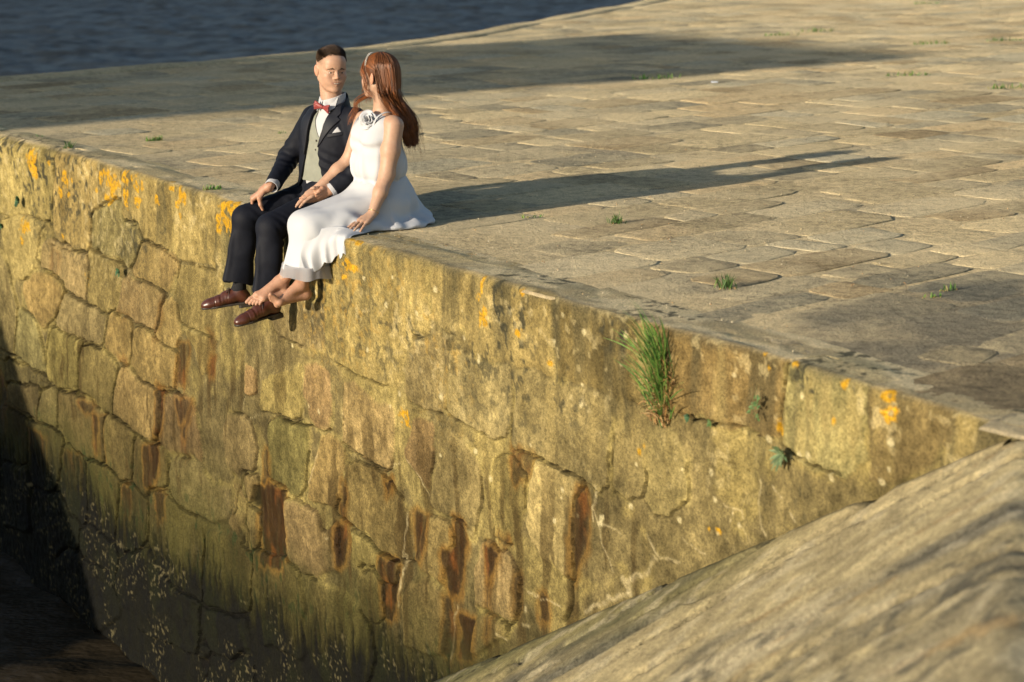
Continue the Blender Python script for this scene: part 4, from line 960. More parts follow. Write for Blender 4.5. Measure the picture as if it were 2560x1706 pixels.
def hand_sdf(f, w, d, n, side, curls, spread=0.0, thumb=((.35, .8, -.2), .0), s=1.0, k=.006, wr=.027, palm_bend=0.0, thumb_pts=None):
    """w wrist, d towards the fingers, n out of the back of the hand, side +1 when the thumb lies towards n x d"""
    d = unit(d); n = unit(np.asarray(n, float) - d * (np.asarray(n, float) @ d)); t = np.cross(n, d) * side
    w = np.asarray(w, float)
    offs = (.029, .0095, -.0100, -.0285); kl = (.086, .089, .084, .076)
    ln = ((.043, .026, .022), (.048, .030, .024), (.044, .028, .023), (.034, .021, .020))
    f.cap(w - d * .03 * s, w + d * .012 * s, wr * .9 * s, wr * .86 * s, .012, flat=(n, .72))
    tips = []
    for i in range(4):
        kn = w + (d * kl[i] + t * offs[i] + n * (.004 - .006 * abs(i - 1.3))) * s
        f.cap(w + t * offs[i] * .55 * s + d * .008 * s, kn, .0145 * s, .0105 * s, .010)
        f.cap(w + t * offs[i] * .55 * s + d * .03 * s - n * .006 * s, kn - n * .005 * s - d * .008 * s, .013 * s, .010 * s, .010)
        dd = unit(d + t * spread * (1.2 - i) * .5); p = kn; a = 0.0
        for j in range(3):
            a += curls[i][j]; v = dd * math.cos(a) - n * math.sin(a)
            q = p + v * ln[i][j] * s; r = (.0090, .0080, .0072, .0062)
            f.cap(p, q, r[j] * s, r[j + 1] * s, .004); p = q
        tips.append(p)
    if thumb_pts is None: thumb_pts = [(.018, .020, -.006), (.046, .043, -.012), (.074, .050, -.016), (.098, .050, -.020)]
    tp = [w + (d * a_ + t * b_ + n * c_) * s for a_, b_, c_ in thumb_pts]
    f.chain(tp, [.0150 * s, .0125 * s, .0100 * s, .0078 * s], .008)
    return tips
def finish(f, it=2, fold=None):
    V, F = f.mesh(); V = relax(V, F, it)
    if fold is not None:
        n = vnormals(V, F); V = V + n * fold(V, n)[:, None]
    return V, F

PANG = math.atan2(WN[1], WN[0])
def seat_root(name, u0):
    p = WB + WE * u0; o = empty(name, tuple(p), PANG); return o

# ================================================================= the man
man = seat_root('person', 5.27)
tag(man, 'man in navy suit, brick red bow tie and brown shoes, seated on the wall edge', 'person')
mN = np.array((-.300, .085, .572)); mH = np.array((-.292, .090, .790)); mHR = Rz(math.radians(79)) @ Rx(math.radians(-2)) @ Ry(math.radians(5))
TY = math.radians(18); TR = Rz(TY)
shR, shL = np.array((-.262, -.075, .522)), np.array((-.350, .235, .535))
elR, wrR = np.array((-.175, -.215, .285)), np.array((.022, -.075, .158))
elL, wrL = np.array((-.345, .330, .290)), np.array((-.165, .285, .172))
hpR, hpL = np.array((-.30, -.095, .095)), np.array((-.30, .09, .095))
knR, knL = np.array((.125, -.155, -.015)), np.array((.125, .130, -.025))
anR, anL = np.array((.158, -.200, -.405)), np.array((.155, .175, -.415))
# body: head and neck over a slim trunk, arms and hands
f = Field((-.46, -.12, .30), (-.12, .30, .93), .0026)
f.cap(mN + (0, 0, -.25), mN + (0, 0, -.02), .06, .062, .02); f.cap(mN + (-.003, 0, -.03), mH + mHR @ np.array((-.024, 0, -.06)), .062, .058, .03)
f.cap(mN + TR @ np.array((.0, -.09, -.03)), mN + TR @ np.array((0, .09, -.03)), .03, .03, .03)

head_sdf(f, mH, mHR, True)
V, F = finish(f, 1); parts = [(V, F, head_color(V, mH, mHR, SKIN_M))]
f = Field((-.36, -.33, .0), (.19, .04, .56), .0030)
f.chain([shR, elR, wrR], [.042, .036, .027], .02)
f.chain([wrR, wrR + (.02, -.02, -.018)], [.027, .026], .01)
rh_d = np.array((.050, -.060, -.052)); rh_n = np.array((.45, -.25, .80))
tipsR = hand_sdf(f, wrR + (.010, -.010, -.006), rh_d, rh_n, 1, [(.85, .55, .30), (.85, .60, .32), (.88, .65, .35), (.92, .70, .40)], -.12, s=1.04, thumb_pts=[(.018, .022, -.008), (.044, .046, -.020), (.058, .052, -.050), (.066, .050, -.078)])
V, F = finish(f, 1); parts.append((V, F, np.tile(SKIN_M * np.array((.95, .86, .82)), (len(V), 1))))
f = Field((-.42, .15, .03), (.07, .42, .58), .0030)
f.chain([shL, elL, wrL], [.042, .036, .027], .02)
tipsL = hand_sdf(f, wrL, np.array((.145, -.030, -.062)), np.array((.25, .70, -.35)), -1, [(.16, .14, .1), (.12, .14, .1), (.12, .15, .1), (.14, .18, .15)], -.14, s=.96, thumb_pts=[(.018, .020, -.006), (.044, .036, .004), (.066, .036, .012), (.088, .030, .014)])
V, F = finish(f, 1); parts.append((V, F, np.tile(SKIN_M * np.array((.97, .88, .84)), (len(V), 1))))
V, F, C = merge(parts); mbody = mesh('body', V, F, M['skin'], man, C)
face_parts(man, mH, mHR, (1, .05, -.05), (.055, .030, .016))

# short dark hair: cap and strands
HC = np.array((-.012, 0, .034))
f = Field(mH - .14, mH + .16, .0028); f.ell(mH + mHR @ np.array((-.014, 0, .038)), (.0985, .0755, .0855), mHR, 0)
f.ell(mH + mHR @ np.array((.020, 0, .094)), (.052, .048, .022), mHR, .02)
f.plane(mH + mHR @ np.array((.050, 0, .078)), mHR @ unit((1, 0, -.62)), .01); f.plane(mH + mHR @ np.array((0, 0, .040)), mHR @ unit((.55, 0, -1)), .008)
V, F = finish(f, 1); hair = mesh('hair', V, F, M['hair'], man, np.tile(np.array((.040, .023, .012)), (len(V), 1)))
st = []; cl = []
while len(st) < 5200:
    v = rng.normal(size=3); v /= np.linalg.norm(v)
    p = np.array((-.014, 0, .036)) + v * np.array((.101, .0775, .089)) * (1 + .03 * max(0., v[2]))
    if p[2] < .030 - .45 * p[0] * (p[0] < 0) + (.62 * p[0] if p[0] > 0 else 0) + .012 or p[0] > .086 or (p[0] > .055 and p[2] < .079 + rng.normal() * .004): continue
    topf = ss(.07, .12, p[2]); ln = .006 + .022 * topf
    dr = unit(v * (.9 - .45 * topf) + np.array((.35 + .55 * topf, .35 * topf, -.35 + .62 * topf)) * (.4 + topf) + rng.normal(size=3) * .10)
    q = [p + dr * ln * t + np.array((0, 0, -.010)) * topf * t * t for t in (0, .4, .75, 1)]
    st.append([mH + mHR @ a for a in q]); cl.append(np.array((.055, .034, .020)) * rng.uniform(.45, 1.6) * (1 + .5 * (1 - topf)))
v, fq = tubes(np.array(st), .0013, .0005); mesh('strands', v, fq, M['hair'], hair, np.repeat(np.array(cl), 12, 0))

# trunk shapes shared by shirt, waistcoat and jacket
pel = np.array((-.305, .0, .10))
def trunk(f, g, zlo):
    mid = lambda t: pel * (1 - t) + (mN + np.array((0, 0, -.02))) * t
    f.ell(mid(.70) + TR @ np.array((.004, 0, .0)), np.array((.120, .172, .165)) + g, TR, .03, e=2.4)
    f.ell(mid(.36) + TR @ np.array((.012, 0, .0)), np.array((.122, .160, .17)) + g, TR, .03, e=2.4)
    f.ell(mid(.05) + np.array((0, 0, .0)), np.array((.135, .172, .13)) + g, Rz(TY * .4), .03, e=2.4)
    f.cap(mN + TR @ np.array((-.012, -.10, -.040)), mN + TR @ np.array((-.012, .10, -.040)), .050 + g, .050 + g, .03)
    f.cap(mN + TR @ np.array((-.012, -.04, -.012)), mN + TR @ np.array((-.012, .04, -.012)), .048 + g, .048 + g, .03)
lo, hi = (-.52, -.30, -.02), (-.08, .40, .68)
def wrinkle(s1, amp, seed, st=(1, 1, 1)):
    return lambda V, n: amp * (fbm(V[:, 0] * s1 * st[0], V[:, 1] * s1 * st[1], V[:, 2] * s1 * st[2], seed=seed, o=2) - .5) * 2
f = Field((-.46, -.20, .15), (-.12, .32, .68), .0035); trunk(f, -.010, 0)
f.cap(mN + (-.004, 0, -.03), mN + (.0, .004, .090), .073, .0685, .02); f.cap(mN + (.0, .0, -.02), mN + (.002, .004, .14), .064, .064, 0, 'sub'); f.plane(mN + (0, 0, .078), unit((.30, -.12, 1)))
V, F = finish(f, 1, wrinkle(14, .004, 200, (1, 1, .5))); shirt = mesh('shirt', V, F, M['shirt'], man)
for sgn in (-1, 1):                                         # wing of the collar
    a = mN + TR @ np.array((.071, sgn * .006, .052)); b = mN + TR @ np.array((.028, sgn * .066, .074)); c = mN + TR @ np.array((.050, sgn * .062, .020)); d = mN + TR @ np.array((.085, sgn * .036, .000))
    nn = TR @ np.array((.004, sgn * .002, 0)); Q = np.array([a, b, c, d]); Vq = np.concatenate([Q, Q + nn]); mesh('collar_wing', Vq, [[0, 1, 2, 3], [4, 5, 6, 7], [0, 1, 5, 4], [1, 2, 6, 5], [2, 3, 7, 6], [3, 0, 4, 7]], M['shirt'], shirt, smooth=False)
# waistcoat
VC = (mN[0], mN[1] - .012, 0)
f = Field((-.46, -.20, .13), (-.12, .32, .62), .0035); trunk(f, -.002, 0)
f.prism([(.080, .66), (.050, .52), (.006, .432), (-.036, .52), (-.070, .66)], TR, VC, -.02, .4, 'sub'); f.plane((0, 0, .188), (0, 0, -1)); f.plane((0, 0, .60), (0, 0, 1))
V, F = finish(f, 1, wrinkle(12, .003, 201)); vest = mesh('waistcoat', V, F, M['vest'], man)
def front_x(yl, z, g):                                     # how far forward the trunk surface lies at a lateral offset and height
    t = (z - pel[2]) / (mN[2] - .02 - pel[2]); m_ = pel * (1 - t) + (mN + np.array((0, 0, -.02))) * t
    return m_ + TR @ np.array((.122 + g - 1.9 * yl * yl, yl, 0))
for z_ in (.415, .365, .315, .265, .222):
    v, fq = ball(front_x(.002, z_, .001), (.0035, .0062, .0062), TR, 8, 10); mesh('button', v, fq, M['sole'], vest)
# jacket
f = Field((-.54, -.32, -.015), (.06, .42, .66), .0036); trunk(f, .010, 0)
f.ell(pel + (-.03, .01, -.02), (.165, .205, .10), None, .04); f.plane((0, 0, .004), (0, 0, -1))
OPEN = [(.060, .66), (.052, .54), (.040, .47), (.010, .385), (.006, .33), (.020, .24), (.050, .15), (.085, .05), (.10, -.05), (-.26, -.05), (-.22, .08), (-.17, .16), (-.125, .24), (-.095, .32), (-.072, .42), (-.058, .52), (-.060, .66)]
f.prism(OPEN, TR, VC, -.01, .4, 'sub', .004)
f.cap(shR, elR, .064, .057, .03); f.cap(elR, wrR + (-.022, .012, .010), .056, .044, .02)
f.cap(shL, elL, .064, .057, .03); f.cap(elL, wrL + (-.006, .0, .0), .056, .043, .02)
for w_, d_ in ((wrR + np.array((-.028, .020, .016)), unit(wrR - elR)), (wrL + np.array((-.016, .002, .004)), unit(wrL - elL))): f.cut(w_ - .09, w_ + .09, w_, d_); f.cap(w_ + d_ * .002, w_ + d_ * .05, .034, .034, 0, 'sub')
nkc = mN + np.array((-.004, 0, .02)); f.cap(nkc + (.0, 0, -.03), nkc + (0, 0, .1), .070, .072, .006, 'sub')
dR = unit(elR - shR); dE = unit(wrR - elR)
def jfold(V, n):
    a = .0045 * (fbm(V[:, 0] * 13, V[:, 1] * 13, V[:, 2] * 9, seed=210, o=3) - .5) * 2
    for e_, d1 in ((elR, dE), (elL, unit(wrL - elL))):
        r = np.linalg.norm(V - e_, axis=1); a += .006 * np.sin((V - e_) @ unit(d1 + np.array((0, 0, -.4))) * 150 + 6 * vn(V[:, 0] * 9, V[:, 1] * 9, V[:, 2] * 9, seed=211)) * np.exp(-(r / .10) ** 2)
    a += .004 * np.sin(V[:, 2] * 110 + V[:, 1] * 60) * np.exp(-((V[:, 2] - .30) / .06) ** 2) * (V[:, 1] > .03)
    return a
V, F = finish(f, 2, jfold); jacket = mesh('jacket', V, F, M['suit'], man)
M['lapel'] = cloth('navy_lapel', (.0072, .0082, .013), .62, 0, 700, .2, spec=.25)
def panel(name, P, g, th, mat, parent, h=.0030, lo=None, hi=None, fold=None):
    P = np.array(P, float); c = np.array([(TR @ np.array((.12, p[0], 0)) + np.array(VC) + np.array((0, 0, p[1]))) for p in P]); lo = np.minimum(c.min(0) - (.17, .05, .02), c.min(0) - .02); hi = c.max(0) + (.06, .05, .02)
    f = Field(lo, hi, h); trunk(f, g + th, 0); g2 = Field(lo, hi, h); trunk(g2, g - .004, 0)
    x, y, z = np.broadcast_arrays(*f.xyz((slice(None),) * 3)); x, y = x - VC[0], y - VC[1]
    ly = x * TR[0, 1] + y * TR[1, 1]; lx = x * TR[0, 0] + y * TR[1, 0]
    d2 = -poly_sd(ly, z, P); f.D = np.maximum(np.maximum(f.D, -g2.D), np.maximum(d2, -lx)).astype(np.float32)
    V, F = finish(f, 1, fold); return mesh(name, V, F, mat, parent)
panel('lapel', [(.060, .62), (.052, .54), (.040, .47), (.008, .380), (.030, .400), (.085, .475), (.128, .535), (.106, .548), (.118, .565), (.100, .60), (.080, .635)], .010, .008, M['lapel'], jacket)
panel('lapel', [(-.060, .62), (-.058, .52), (-.072, .42), (-.095, .33), (-.115, .40), (-.140, .50), (-.150, .535), (-.128, .548), (-.134, .565), (-.110, .60), (-.085, .64)], .010, .008, M['lapel'], jacket)
panel('breast_pocket', [(.076, .437), (.148, .452), (.150, .472), (.076, .458)], .010, .005, M['lapel'], jacket)
panel('pocket_square', [(.098, .462), (.120, .497), (.132, .480), (.140, .470)], .009, .004, M['shirt'], jacket)
f = Field(mN - .13, mN + .13, .0034)                       # jacket collar round the back of the neck
f.cap(mN + (-.010, 0, -.045), mN + (-.004, 0, .070), .102, .080, .0); f.cap(mN + (-.006, 0, -.08), mN + (-.002, 0, .11), .088, .0745, 0, 'sub'); f.plane(mN + (0, 0, .052), TR @ unit((.55, .0, 1))); f.plane(mN + TR @ np.array((.046, 0, 0)), TR @ np.array((1, 0, -.1)))
V, F = finish(f, 1); mesh('collar', V, F, M['lapel'], jacket)
for w_, d_, nm in ((wrR + np.array((-.018, .014, .012)), unit(wrR - elR), 'cuff'), (wrL + np.array((-.012, .002, .002)), unit(wrL - elL), 'cuff')):
    f = Field(w_ - .075, w_ + .075, .0025); f.cap(w_ - d_ * .03, w_ + d_ * .016, .0385, .0385, 0); f.plane(w_ + d_ * .018, d_); f.plane(w_ - d_ * .02, -d_); f.cap(w_ - d_ * .08, w_ + d_ * .08, .0345, .0345, 0, 'sub')
    V, F = finish(f, 0); mesh(nm, V, F, M['shirt'], shirt)
# bow tie
bc_ = mN + TR @ np.array((.084, .002, .024)); bt = None
for sgn in (-1, 1):
    f = Field(bc_ - .075, bc_ + .075, .0022)
    O = TR @ Rx(math.radians(-10))
    tip = bc_ + O @ np.array((.006, sgn * .046, 0))
    for zz, xx in ((.019, .002), (.007, .008), (-.007, .006), (-.019, .001)): f.cap(bc_, bc_ + O @ np.array((xx + .004, sgn * .050, zz)), .0055, .0062, .006)
    V, F = finish(f, 1)
    if bt is None: bt = mesh('bow_tie', V, F, M['bow'], man)
    else: mesh('loop', V, F, M['bow'], bt)
v, fq = ball(bc_ + TR @ np.array((.006, 0, 0)), (.0085, .0090, .0115), TR); mesh('knot', v, fq, M['bow'], bt)

# trousers
f = Field((-.50, -.30, -.46), (.27, .28, .25), .0042)
f.ell(pel + (.0, .0, .02), (.140, .175, .13), None, .03, e=2.3); f.plane((0, 0, .212), (0, 0, 1))
for h_, k_, a_, sg in ((hpR, knR, anR, -1), (hpL, knL, anL, 1)):
    f.cap(h_, k_, .090, .074, .035); f.cap(k_ + (-.004, 0, -.0), k_ * .55 + a_ * .45, .073, .070, .02)
    hem = a_ * .88 + k_ * .12 + np.array((.012, 0, 0)); f.cap(k_ * .55 + a_ * .45, hem + (.004, 0, -.06), .069, .093, .02, flat=((0, 1, 0), .80))
cutR = np.array((.150, -.188, -.352)); 
for h_, k_, a_ in ((hpR, knR, anR), (hpL, knL, anL)):
    hem = a_ * .88 + k_ * .12; sl = f.box(hem - (.13, .13, .22), hem + (.13, .13, .03)); x, y, z = f.xyz(sl)
    nn = unit((.22, -.10, -1)); d = -((x - hem[0]) * nn[0] + (y - hem[1]) * nn[1] + (z - hem[2] + .012) * nn[2]); f.put(sl, (d + 0 * x + 0 * y + 0 * z).astype(np.float32), 0, 'sub')
    f.cap(hem + (.006, 0, .04), hem + (.006, 0, -.10), .044, .074, 0, 'sub', flat=((0, 1, 0), .80))
def tfold(V, n):
    a = .003 * (fbm(V[:, 0] * 10, V[:, 1] * 10, V[:, 2] * 10, seed=220, o=3) - .5) * 2
    for k_, a_ in ((knR, anR), (knL, anL)):
        r = V - k_; d = np.linalg.norm(r - np.array((-.03, 0, -.05)), axis=1)
        a += .0095 * np.sin((r[:, 0] * .75 - r[:, 2] * .66) * 140 + r[:, 1] * 40 + 5 * vn(V[:, 0] * 12, V[:, 1] * 12, V[:, 2] * 12, seed=221)) * np.exp(-(d / .085) ** 2) * ss(.03, -.04, r[:, 0] - .4 * r[:, 2])
        lowm = ss(-.02, -.12, r[:, 2]) * (np.abs(r[:, 1]) < .11)
        ang = np.arctan2(V[:, 1] - (k_[1] + (a_[1] - k_[1]) * np.clip(-r[:, 2] / .39, 0, 1)), V[:, 0] - k_[0])
        a += .0055 * np.sin(ang * 3 + 3 * vn(V[:, 2] * 4, 1.0, 0, seed=222)) * lowm + .010 * np.exp(-((ang - .1) / .16) ** 2) * lowm
    a += .005 * np.sin((V[:, 0] * .6 + V[:, 1] * np.sign(V[:, 1]) * .9) * 85 + 4 * vn(V[:, 0] * 6, V[:, 1] * 6, V[:, 2] * 6, seed=224)) * ss(-.02, -.10, V[:, 0]) * ss(.02, .06, V[:, 2]) * vn(V[:, 0] * 8, V[:, 1] * 8, 0, seed=225)
    hp = np.exp(-((V[:, 0] + .20) / .09) ** 2) * (V[:, 2] > .08); a += .005 * np.sin(V[:, 0] * 130 + V[:, 1] * 80 + 4 * vn(V[:, 0] * 14, V[:, 1] * 14, V[:, 2] * 14, seed=223)) * hp
    return a
V, F = finish(f, 2, tfold); trous = mesh('trousers', V, F, M['suit'], man)
# socks and shoes
def shoe(name, heel, toe, an, tiltz=0.0):
    heel, toe = np.array(heel), np.array(toe); d = unit(toe - heel); L = np.linalg.norm(toe - heel); up = unit(np.array((0, 0, 1.)) - d * d[2]); sd_ = np.cross(up, d); R = np.stack([d, sd_, up], 1)
    g = lambda p: heel + R @ np.array(p, float)
    f = Field(np.minimum(heel, toe) - .08, np.maximum(heel, toe) + (.08, .08, .14), .0030)
    f.chain([g((.040, 0, .045)), g((.11, 0, .046)), g((.175, 0, .036)), g((.225, 0, .028)), g((L - .032, 0, .024))], [.036, .038, .0385, .0355, .0275], .02, flat=(up, .80))
    f.cap(g((.036, 0, .040)), g((.052, 0, .078)), .034, .033, .02); f.cap(g((.06, 0, .075)), g((.13, 0, .060)), .031, .028, .025)
    f.plane(g((0, 0, .010)), -up, .002); f.cap(g((.050, 0, .085)), g((.062, 0, .16)), .027, .040, .004, 'sub'); f.plane(g((.03, 0, .100)), unit(R @ np.array((-.25, 0, 1))), .004)
    x = None; V, F = finish(f, 1)
    Lc = (V - heel) @ R; n = vnormals(V, F)
    a = -.0022 * np.exp(-((Lc[:, 0] - (L - .082)) / .0022) ** 2) + .0012 * np.sin(Lc[:, 0] * 260) * np.exp(-((Lc[:, 0] - .165) / .018) ** 2) * (Lc[:, 2] > .03) - .0015 * np.exp(-((Lc[:, 0] - .105 - .5 * np.abs(Lc[:, 1])) / .0022) ** 2) * (Lc[:, 2] > .035)
    sh = mesh(name, V + n * a[:, None], F, M['leather'], man)
    f = Field(np.minimum(heel, toe) - .07, np.maximum(heel, toe) + .07, .0030)
    f.chain([g((.036, 0, .008)), g((.11, 0, .010)), g((.19, 0, .010)), g((L - .034, 0, .010))], [.0345, .030, .0385, .0300], .012, flat=(sd_, 1.0)); f.plane(g((0, 0, .0155)), up); f.plane(g((0, 0, .003)), -up)
    f2 = [(.002, -.030), (.060, -.032), (.072, -.026), (.072, .026), (.060, .032), (.002, .030), (-.004, .015), (-.004, -.015)]
    f.prism(f2, R, heel, -.016, .008, 'add', axes=(0, 1), depth=2)
    V, F = finish(f, 1); mesh('sole', V, F, M['sole'], sh)
    pts = []
    for q in range(4):
        x0 = .098 + .014 * q; zz = .088 - .0085 * q
        pts.append(crom(np.array([g((x0, -.020, zz - .012)), g((x0 + .002, -.008, zz)), g((x0 + .004, .008, zz)), g((x0, .020, zz - .012))])[None], 8)[0])
    b0 = g((.100, 0, .092))
    for sg in (-1, 1): pts.append(crom(np.array([b0, b0 + R @ np.array((.012, sg * .022, .006)), b0 + R @ np.array((.030, sg * .026, -.012)), b0 + R @ np.array((.012, sg * .006, .001))])[None], 8)[0]); pts.append(crom(np.array([b0, b0 + R @ np.array((.010, sg * .020, .003)), b0 + R @ np.array((.016, sg * .034, -.016)), b0 + R @ np.array((.020, sg * .038, -.030))])[None], 8)[0])
    v, fq = tubes(np.array(pts), .0018, .0018, 5); mesh('shoelace', v, fq, M['sole'], sh)
    f = Field(an - (.07, .07, .09), an + (.07, .07, .14), .0035); f.cap(an + (-.012, 0, .10), an + (-.008, 0, .0), .038, .034, 0); f.cap(an, g((.11, 0, .045)), .033, .028, .02); V, F = finish(f, 1); mesh('sock', V, F, M['sock'], man)
shoe('shoe', (.095, -.175, -.492), (.350, -.285, -.525), anR)
shoe('shoe', (.095, .180, -.492), (.375, .180, -.535), anL)
# ================================================================= the woman
woman = seat_root('person', 4.79)
tag(woman, 'barefoot woman in white dress with long auburn hair, seated on the wall edge', 'person')
wH = np.array((-.362, .000, .778)); wHR = Rz(math.radians(-68)) @ Ry(math.radians(3)); wN = np.array((-.372, .0, .572)); WS = .95
wsR, wsL = np.array((-.352, -.160, .535)), np.array((-.360, .150, .535))
weL, wwL = np.array((-.305, .165, .285)), np.array((-.185, .215, .096))
weR, wwR = np.array((-.295, -.215, .320)), np.array((-.125, -.236, .190))
wkR, wkL = np.array((.085, -.045, .020)), np.array((.095, .085, .020))
waR, waL = np.array((.135, .025, -.278)), np.array((.205, -.070, -.268))
f = Field((-.52, -.32, .0), (.08, .34, .92), .0034)
head_sdf(f, wH, wHR, False, scale=WS)
f.cap(wN + (.0, 0, -.06), wH + wHR @ np.array((-.022, 0, -.06)), .050, .047, .03)
f.ell((-.355, 0, .40), (.085, .13, .17), None, .03); f.cap(wsR + (0, .03, .0), wsL + (0, -.03, .0), .050, .050, .04)
f.cap(wN + (0, -.05, -.03), wN + (0, .05, -.03), .045, .045, .04)
f.chain([wsL, weL * .5 + wsL * .5, weL], [.052, .049, .040], .025); f.chain([weL, weL * .55 + wwL * .45, wwL], [.040, .037, .0245], .02)
f.chain([wsR, weR], [.048, .040], .025); f.chain([weR, weR * .6 + wwR * .4, wwR], [.039, .037, .0245], .02)
f.ell(weL + (-.028, .0, .004), (.016, .018, .016), None, .02)
wl_d = np.array((.150, .050, -.030))
hand_sdf(f, wwL + (.004, .001, -.004), np.array((.140, .040, -.050)), np.array((.22, .25, 1)), -1, [(.12, .08, .05), (.10, .08, .05), (.10, .10, .05), (.12, .12, .1)], .20, s=.93, wr=.025, thumb_pts=[(.016, .020, -.008), (.040, .040, -.014), (.062, .052, -.018), (.082, .058, -.022)])
hand_sdf(f, wwR + (.004, 0, -.004), np.array((.135, .002, -.068)), np.array((.42, .30, .85)), 1, [(.10, .16, .10), (.08, .16, .1), (.10, .2, .1), (.15, .25, .15)], -.10, s=.92, wr=.025, thumb_pts=[(.016, .016, .004), (.034, .026, .022), (.050, .024, .036), (.062, .016, .038)])
V, F = finish(f, 1); parts = []
C = head_color(V, wH, wHR, SKIN_W, False, WS); parts.append((V, F, C))
# legs and bare feet, crossed at the ankles
f = Field((-.05, -.22, -.46), (.46, .20, .08), .0030)
f.chain([wkR + (-.03, 0, 0), wkR * .55 + waR * .45 + (-.02, 0, 0), waR], [.055, .050, .031], .02)
f.chain([wkL + (-.03, 0, 0), wkL * .55 + waL * .45 + (-.015, 0, 0), waL], [.055, .050, .031], .02)
def foot(f, an, heel, ball_, tip, side_v, med, up):
    """side_v: unit vector towards the big toe; tip: end of the second toe"""
    heel, ball_, tip, side_v = map(np.array, (heel, ball_, tip, side_v)); an = np.array(an)
    f.cap(an, heel + up * .018, .030, .026, .02); f.ell(heel + up * .006, (.024, .024, .026), None, .015)
    f.cap(an + (ball_ - heel) * .12, ball_ + up * .006 + side_v * .010, .029, .016, .02); f.cap(an + (ball_ - heel) * .10, ball_ + up * .002 - side_v * .018, .024, .013, .02)
    f.cap(heel, ball_ + side_v * .020, .021, .0155, .02); f.cap(heel, ball_ - side_v * .024, .020, .0125, .02)
    f.ell(ball_ + side_v * .024 - up * .002, (.019, .017, .017), None, .012)
    f.cap(ball_ + side_v * .012, ball_ - side_v * .024, .0145, .012, .012)
    d = tip - ball_; L = np.linalg.norm(d); d = d / L
    for i, (o_, l_, r_) in enumerate(((.026, .98, .0112), (.008, 1.0, .0078), (-.006, .90, .0072), (-.019, .78, .0068), (-.031, .62, .0064))):
        b = ball_ + side_v * o_ * .95 + d * .004; e_ = ball_ + side_v * o_ * 1.08 + d * L * l_
        f.cap(b, b * .4 + e_ * .6 + up * .004, r_ * 1.0, r_ * .95, .006); f.cap(b * .4 + e_ * .6 + up * .004, e_, r_ * .95, r_ * .92, .003)
    f.ell(an + side_v * .026 + up * .004, (.011, .011, .012), None, .012); f.ell(an - side_v * .025 - up * .004, (.011, .011, .012), None, .012)
foot(f, waR, (.110, .020, -.334), (.268, .012, -.362), (.320, .004, -.318), unit((.10, .85, .45)), 1, unit((.12, -.3, 1)))
foot(f, waL, (.175, -.065, -.332), (.322, -.088, -.338), (.372, -.100, -.376), unit((.45, -.80, .35)), 1, unit((.55, -.05, .8)))
V, F = finish(f, 1); C = np.tile(SKIN_W * np.array((.93, .84, .80)), (len(V), 1)); parts.append((V, F, C))
V, F, C = merge(parts); mesh('body', V, F, M['skin'], woman, C)
face_parts(woman, wH, wHR, (1, 0, 0), (.05, .022, .010), WS, False)

# dress: blouse
f = Field((-.58, -.26, .17), (-.14, .26, .66), .0036)
f.ell((-.350, .0, .435), (.108, .148, .150), None, .03, e=2.3); f.ell((-.310, -.06, .455), (.085, .075, .085), None, .04); f.ell((-.310, .06, .455), (.085, .075, .085), None, .04)
f.ell((-.350, 0, .310), (.132, .160, .100), None, .05, e=2.4); f.cap((-.35, -.10, .515), (-.35, .09, .515), .065, .065, .04)
f.ell((-.345, 0, .225), (.118, .145, .05), None, .015); f.plane((0, 0, .222), (0, 0, -1))
f.plane((-.25, .0, .585), unit((.55, .0, 1)), .006); f.plane((-.42, 0, .545), unit((-.5, 0, 1)), .006)
f.cap(wsL + (.01, .04, .10), wsL + (-.01, .055, -.12), .062, .058, .01, 'sub'); f.cap(wsR + (.01, -.045, .08), wsR + (-.01, -.055, -.12), .058, .056, .01, 'sub')
def bfold(V, n):
    ang = np.arctan2(V[:, 1], V[:, 0] + .345); m = ss(.50, .27, V[:, 2])
    a = .0045 * np.sin(ang * 13 + 5 * vn(ang * 2, V[:, 2] * 5, 0, seed=300)) * m * (.5 + vn(ang * 3, V[:, 2] * 6, 0, seed=303))
    a += .008 * (fbm(V[:, 0] * 9, V[:, 1] * 9, V[:, 2] * 6, seed=301, o=3) - .5)
    a += .005 * np.sin((V[:, 2] + .6 * V[:, 0] + .3 * V[:, 1]) * 75 + 4 * vn(V[:, 0] * 8, V[:, 1] * 8, V[:, 2] * 8, seed=302)) * np.exp(-((V[:, 2] - .42) / .09) ** 2) * (V[:, 0] > -.34)
    return a
V, F = finish(f, 2, bfold); dress = mesh('dress', V, F, M['dress'], woman)
sp = crom(np.array([(-.268, .088, .530), (-.288, .104, .580), (-.340, .110, .603), (-.395, .104, .585), (-.430, .092, .535)])[None], 20)
for dx in (-.007, 0, .007):
    v, fq = tubes(sp + np.array((0, dx * .5, 0)), .0030, .0030, 6); mesh('strap', v, fq, M['dress'], dress)
# skirt
f = Field((-.76, -.30, -.36), (.32, .44, .27), .0046)
f.ell((-.345, 0, .205), (.120, .148, .06), None, .03); f.ell((-.355, .0, .115), (.175, .195, .125), None, .05)
for k_, h_ in ((wkR, (-.32, -.085, .105)), (wkL, (-.32, .085, .105)), ((wkR + wkL) / 2 + np.array((-.012, 0, -.002)), (-.32, 0, .11))): f.cap(h_, k_ + np.array((0, 0, .004)), .098, .080, .05)
f.cap((.082, .015, .010), (.142, .010, -.28), .088, .108, .05); f.cap((.080, .075, .010), (.112, .095, -.28), .080, .096, .05)
f.cap((-.07, .150, .035), (.004, .200, .0), .056, .046, .05); f.cap((-.12, .23, .012), (-.02, .27, .008), .022, .022, .04)
f.ell((-.33, .050, .014), (.285, .215, .044), Rz(math.radians(-14)), .05); f.cap((-.40, .02, .20), (-.535, .030, .060), .105, .062, .06); f.ell((-.545, .025, .020), (.105, .11, .040), None, .04)
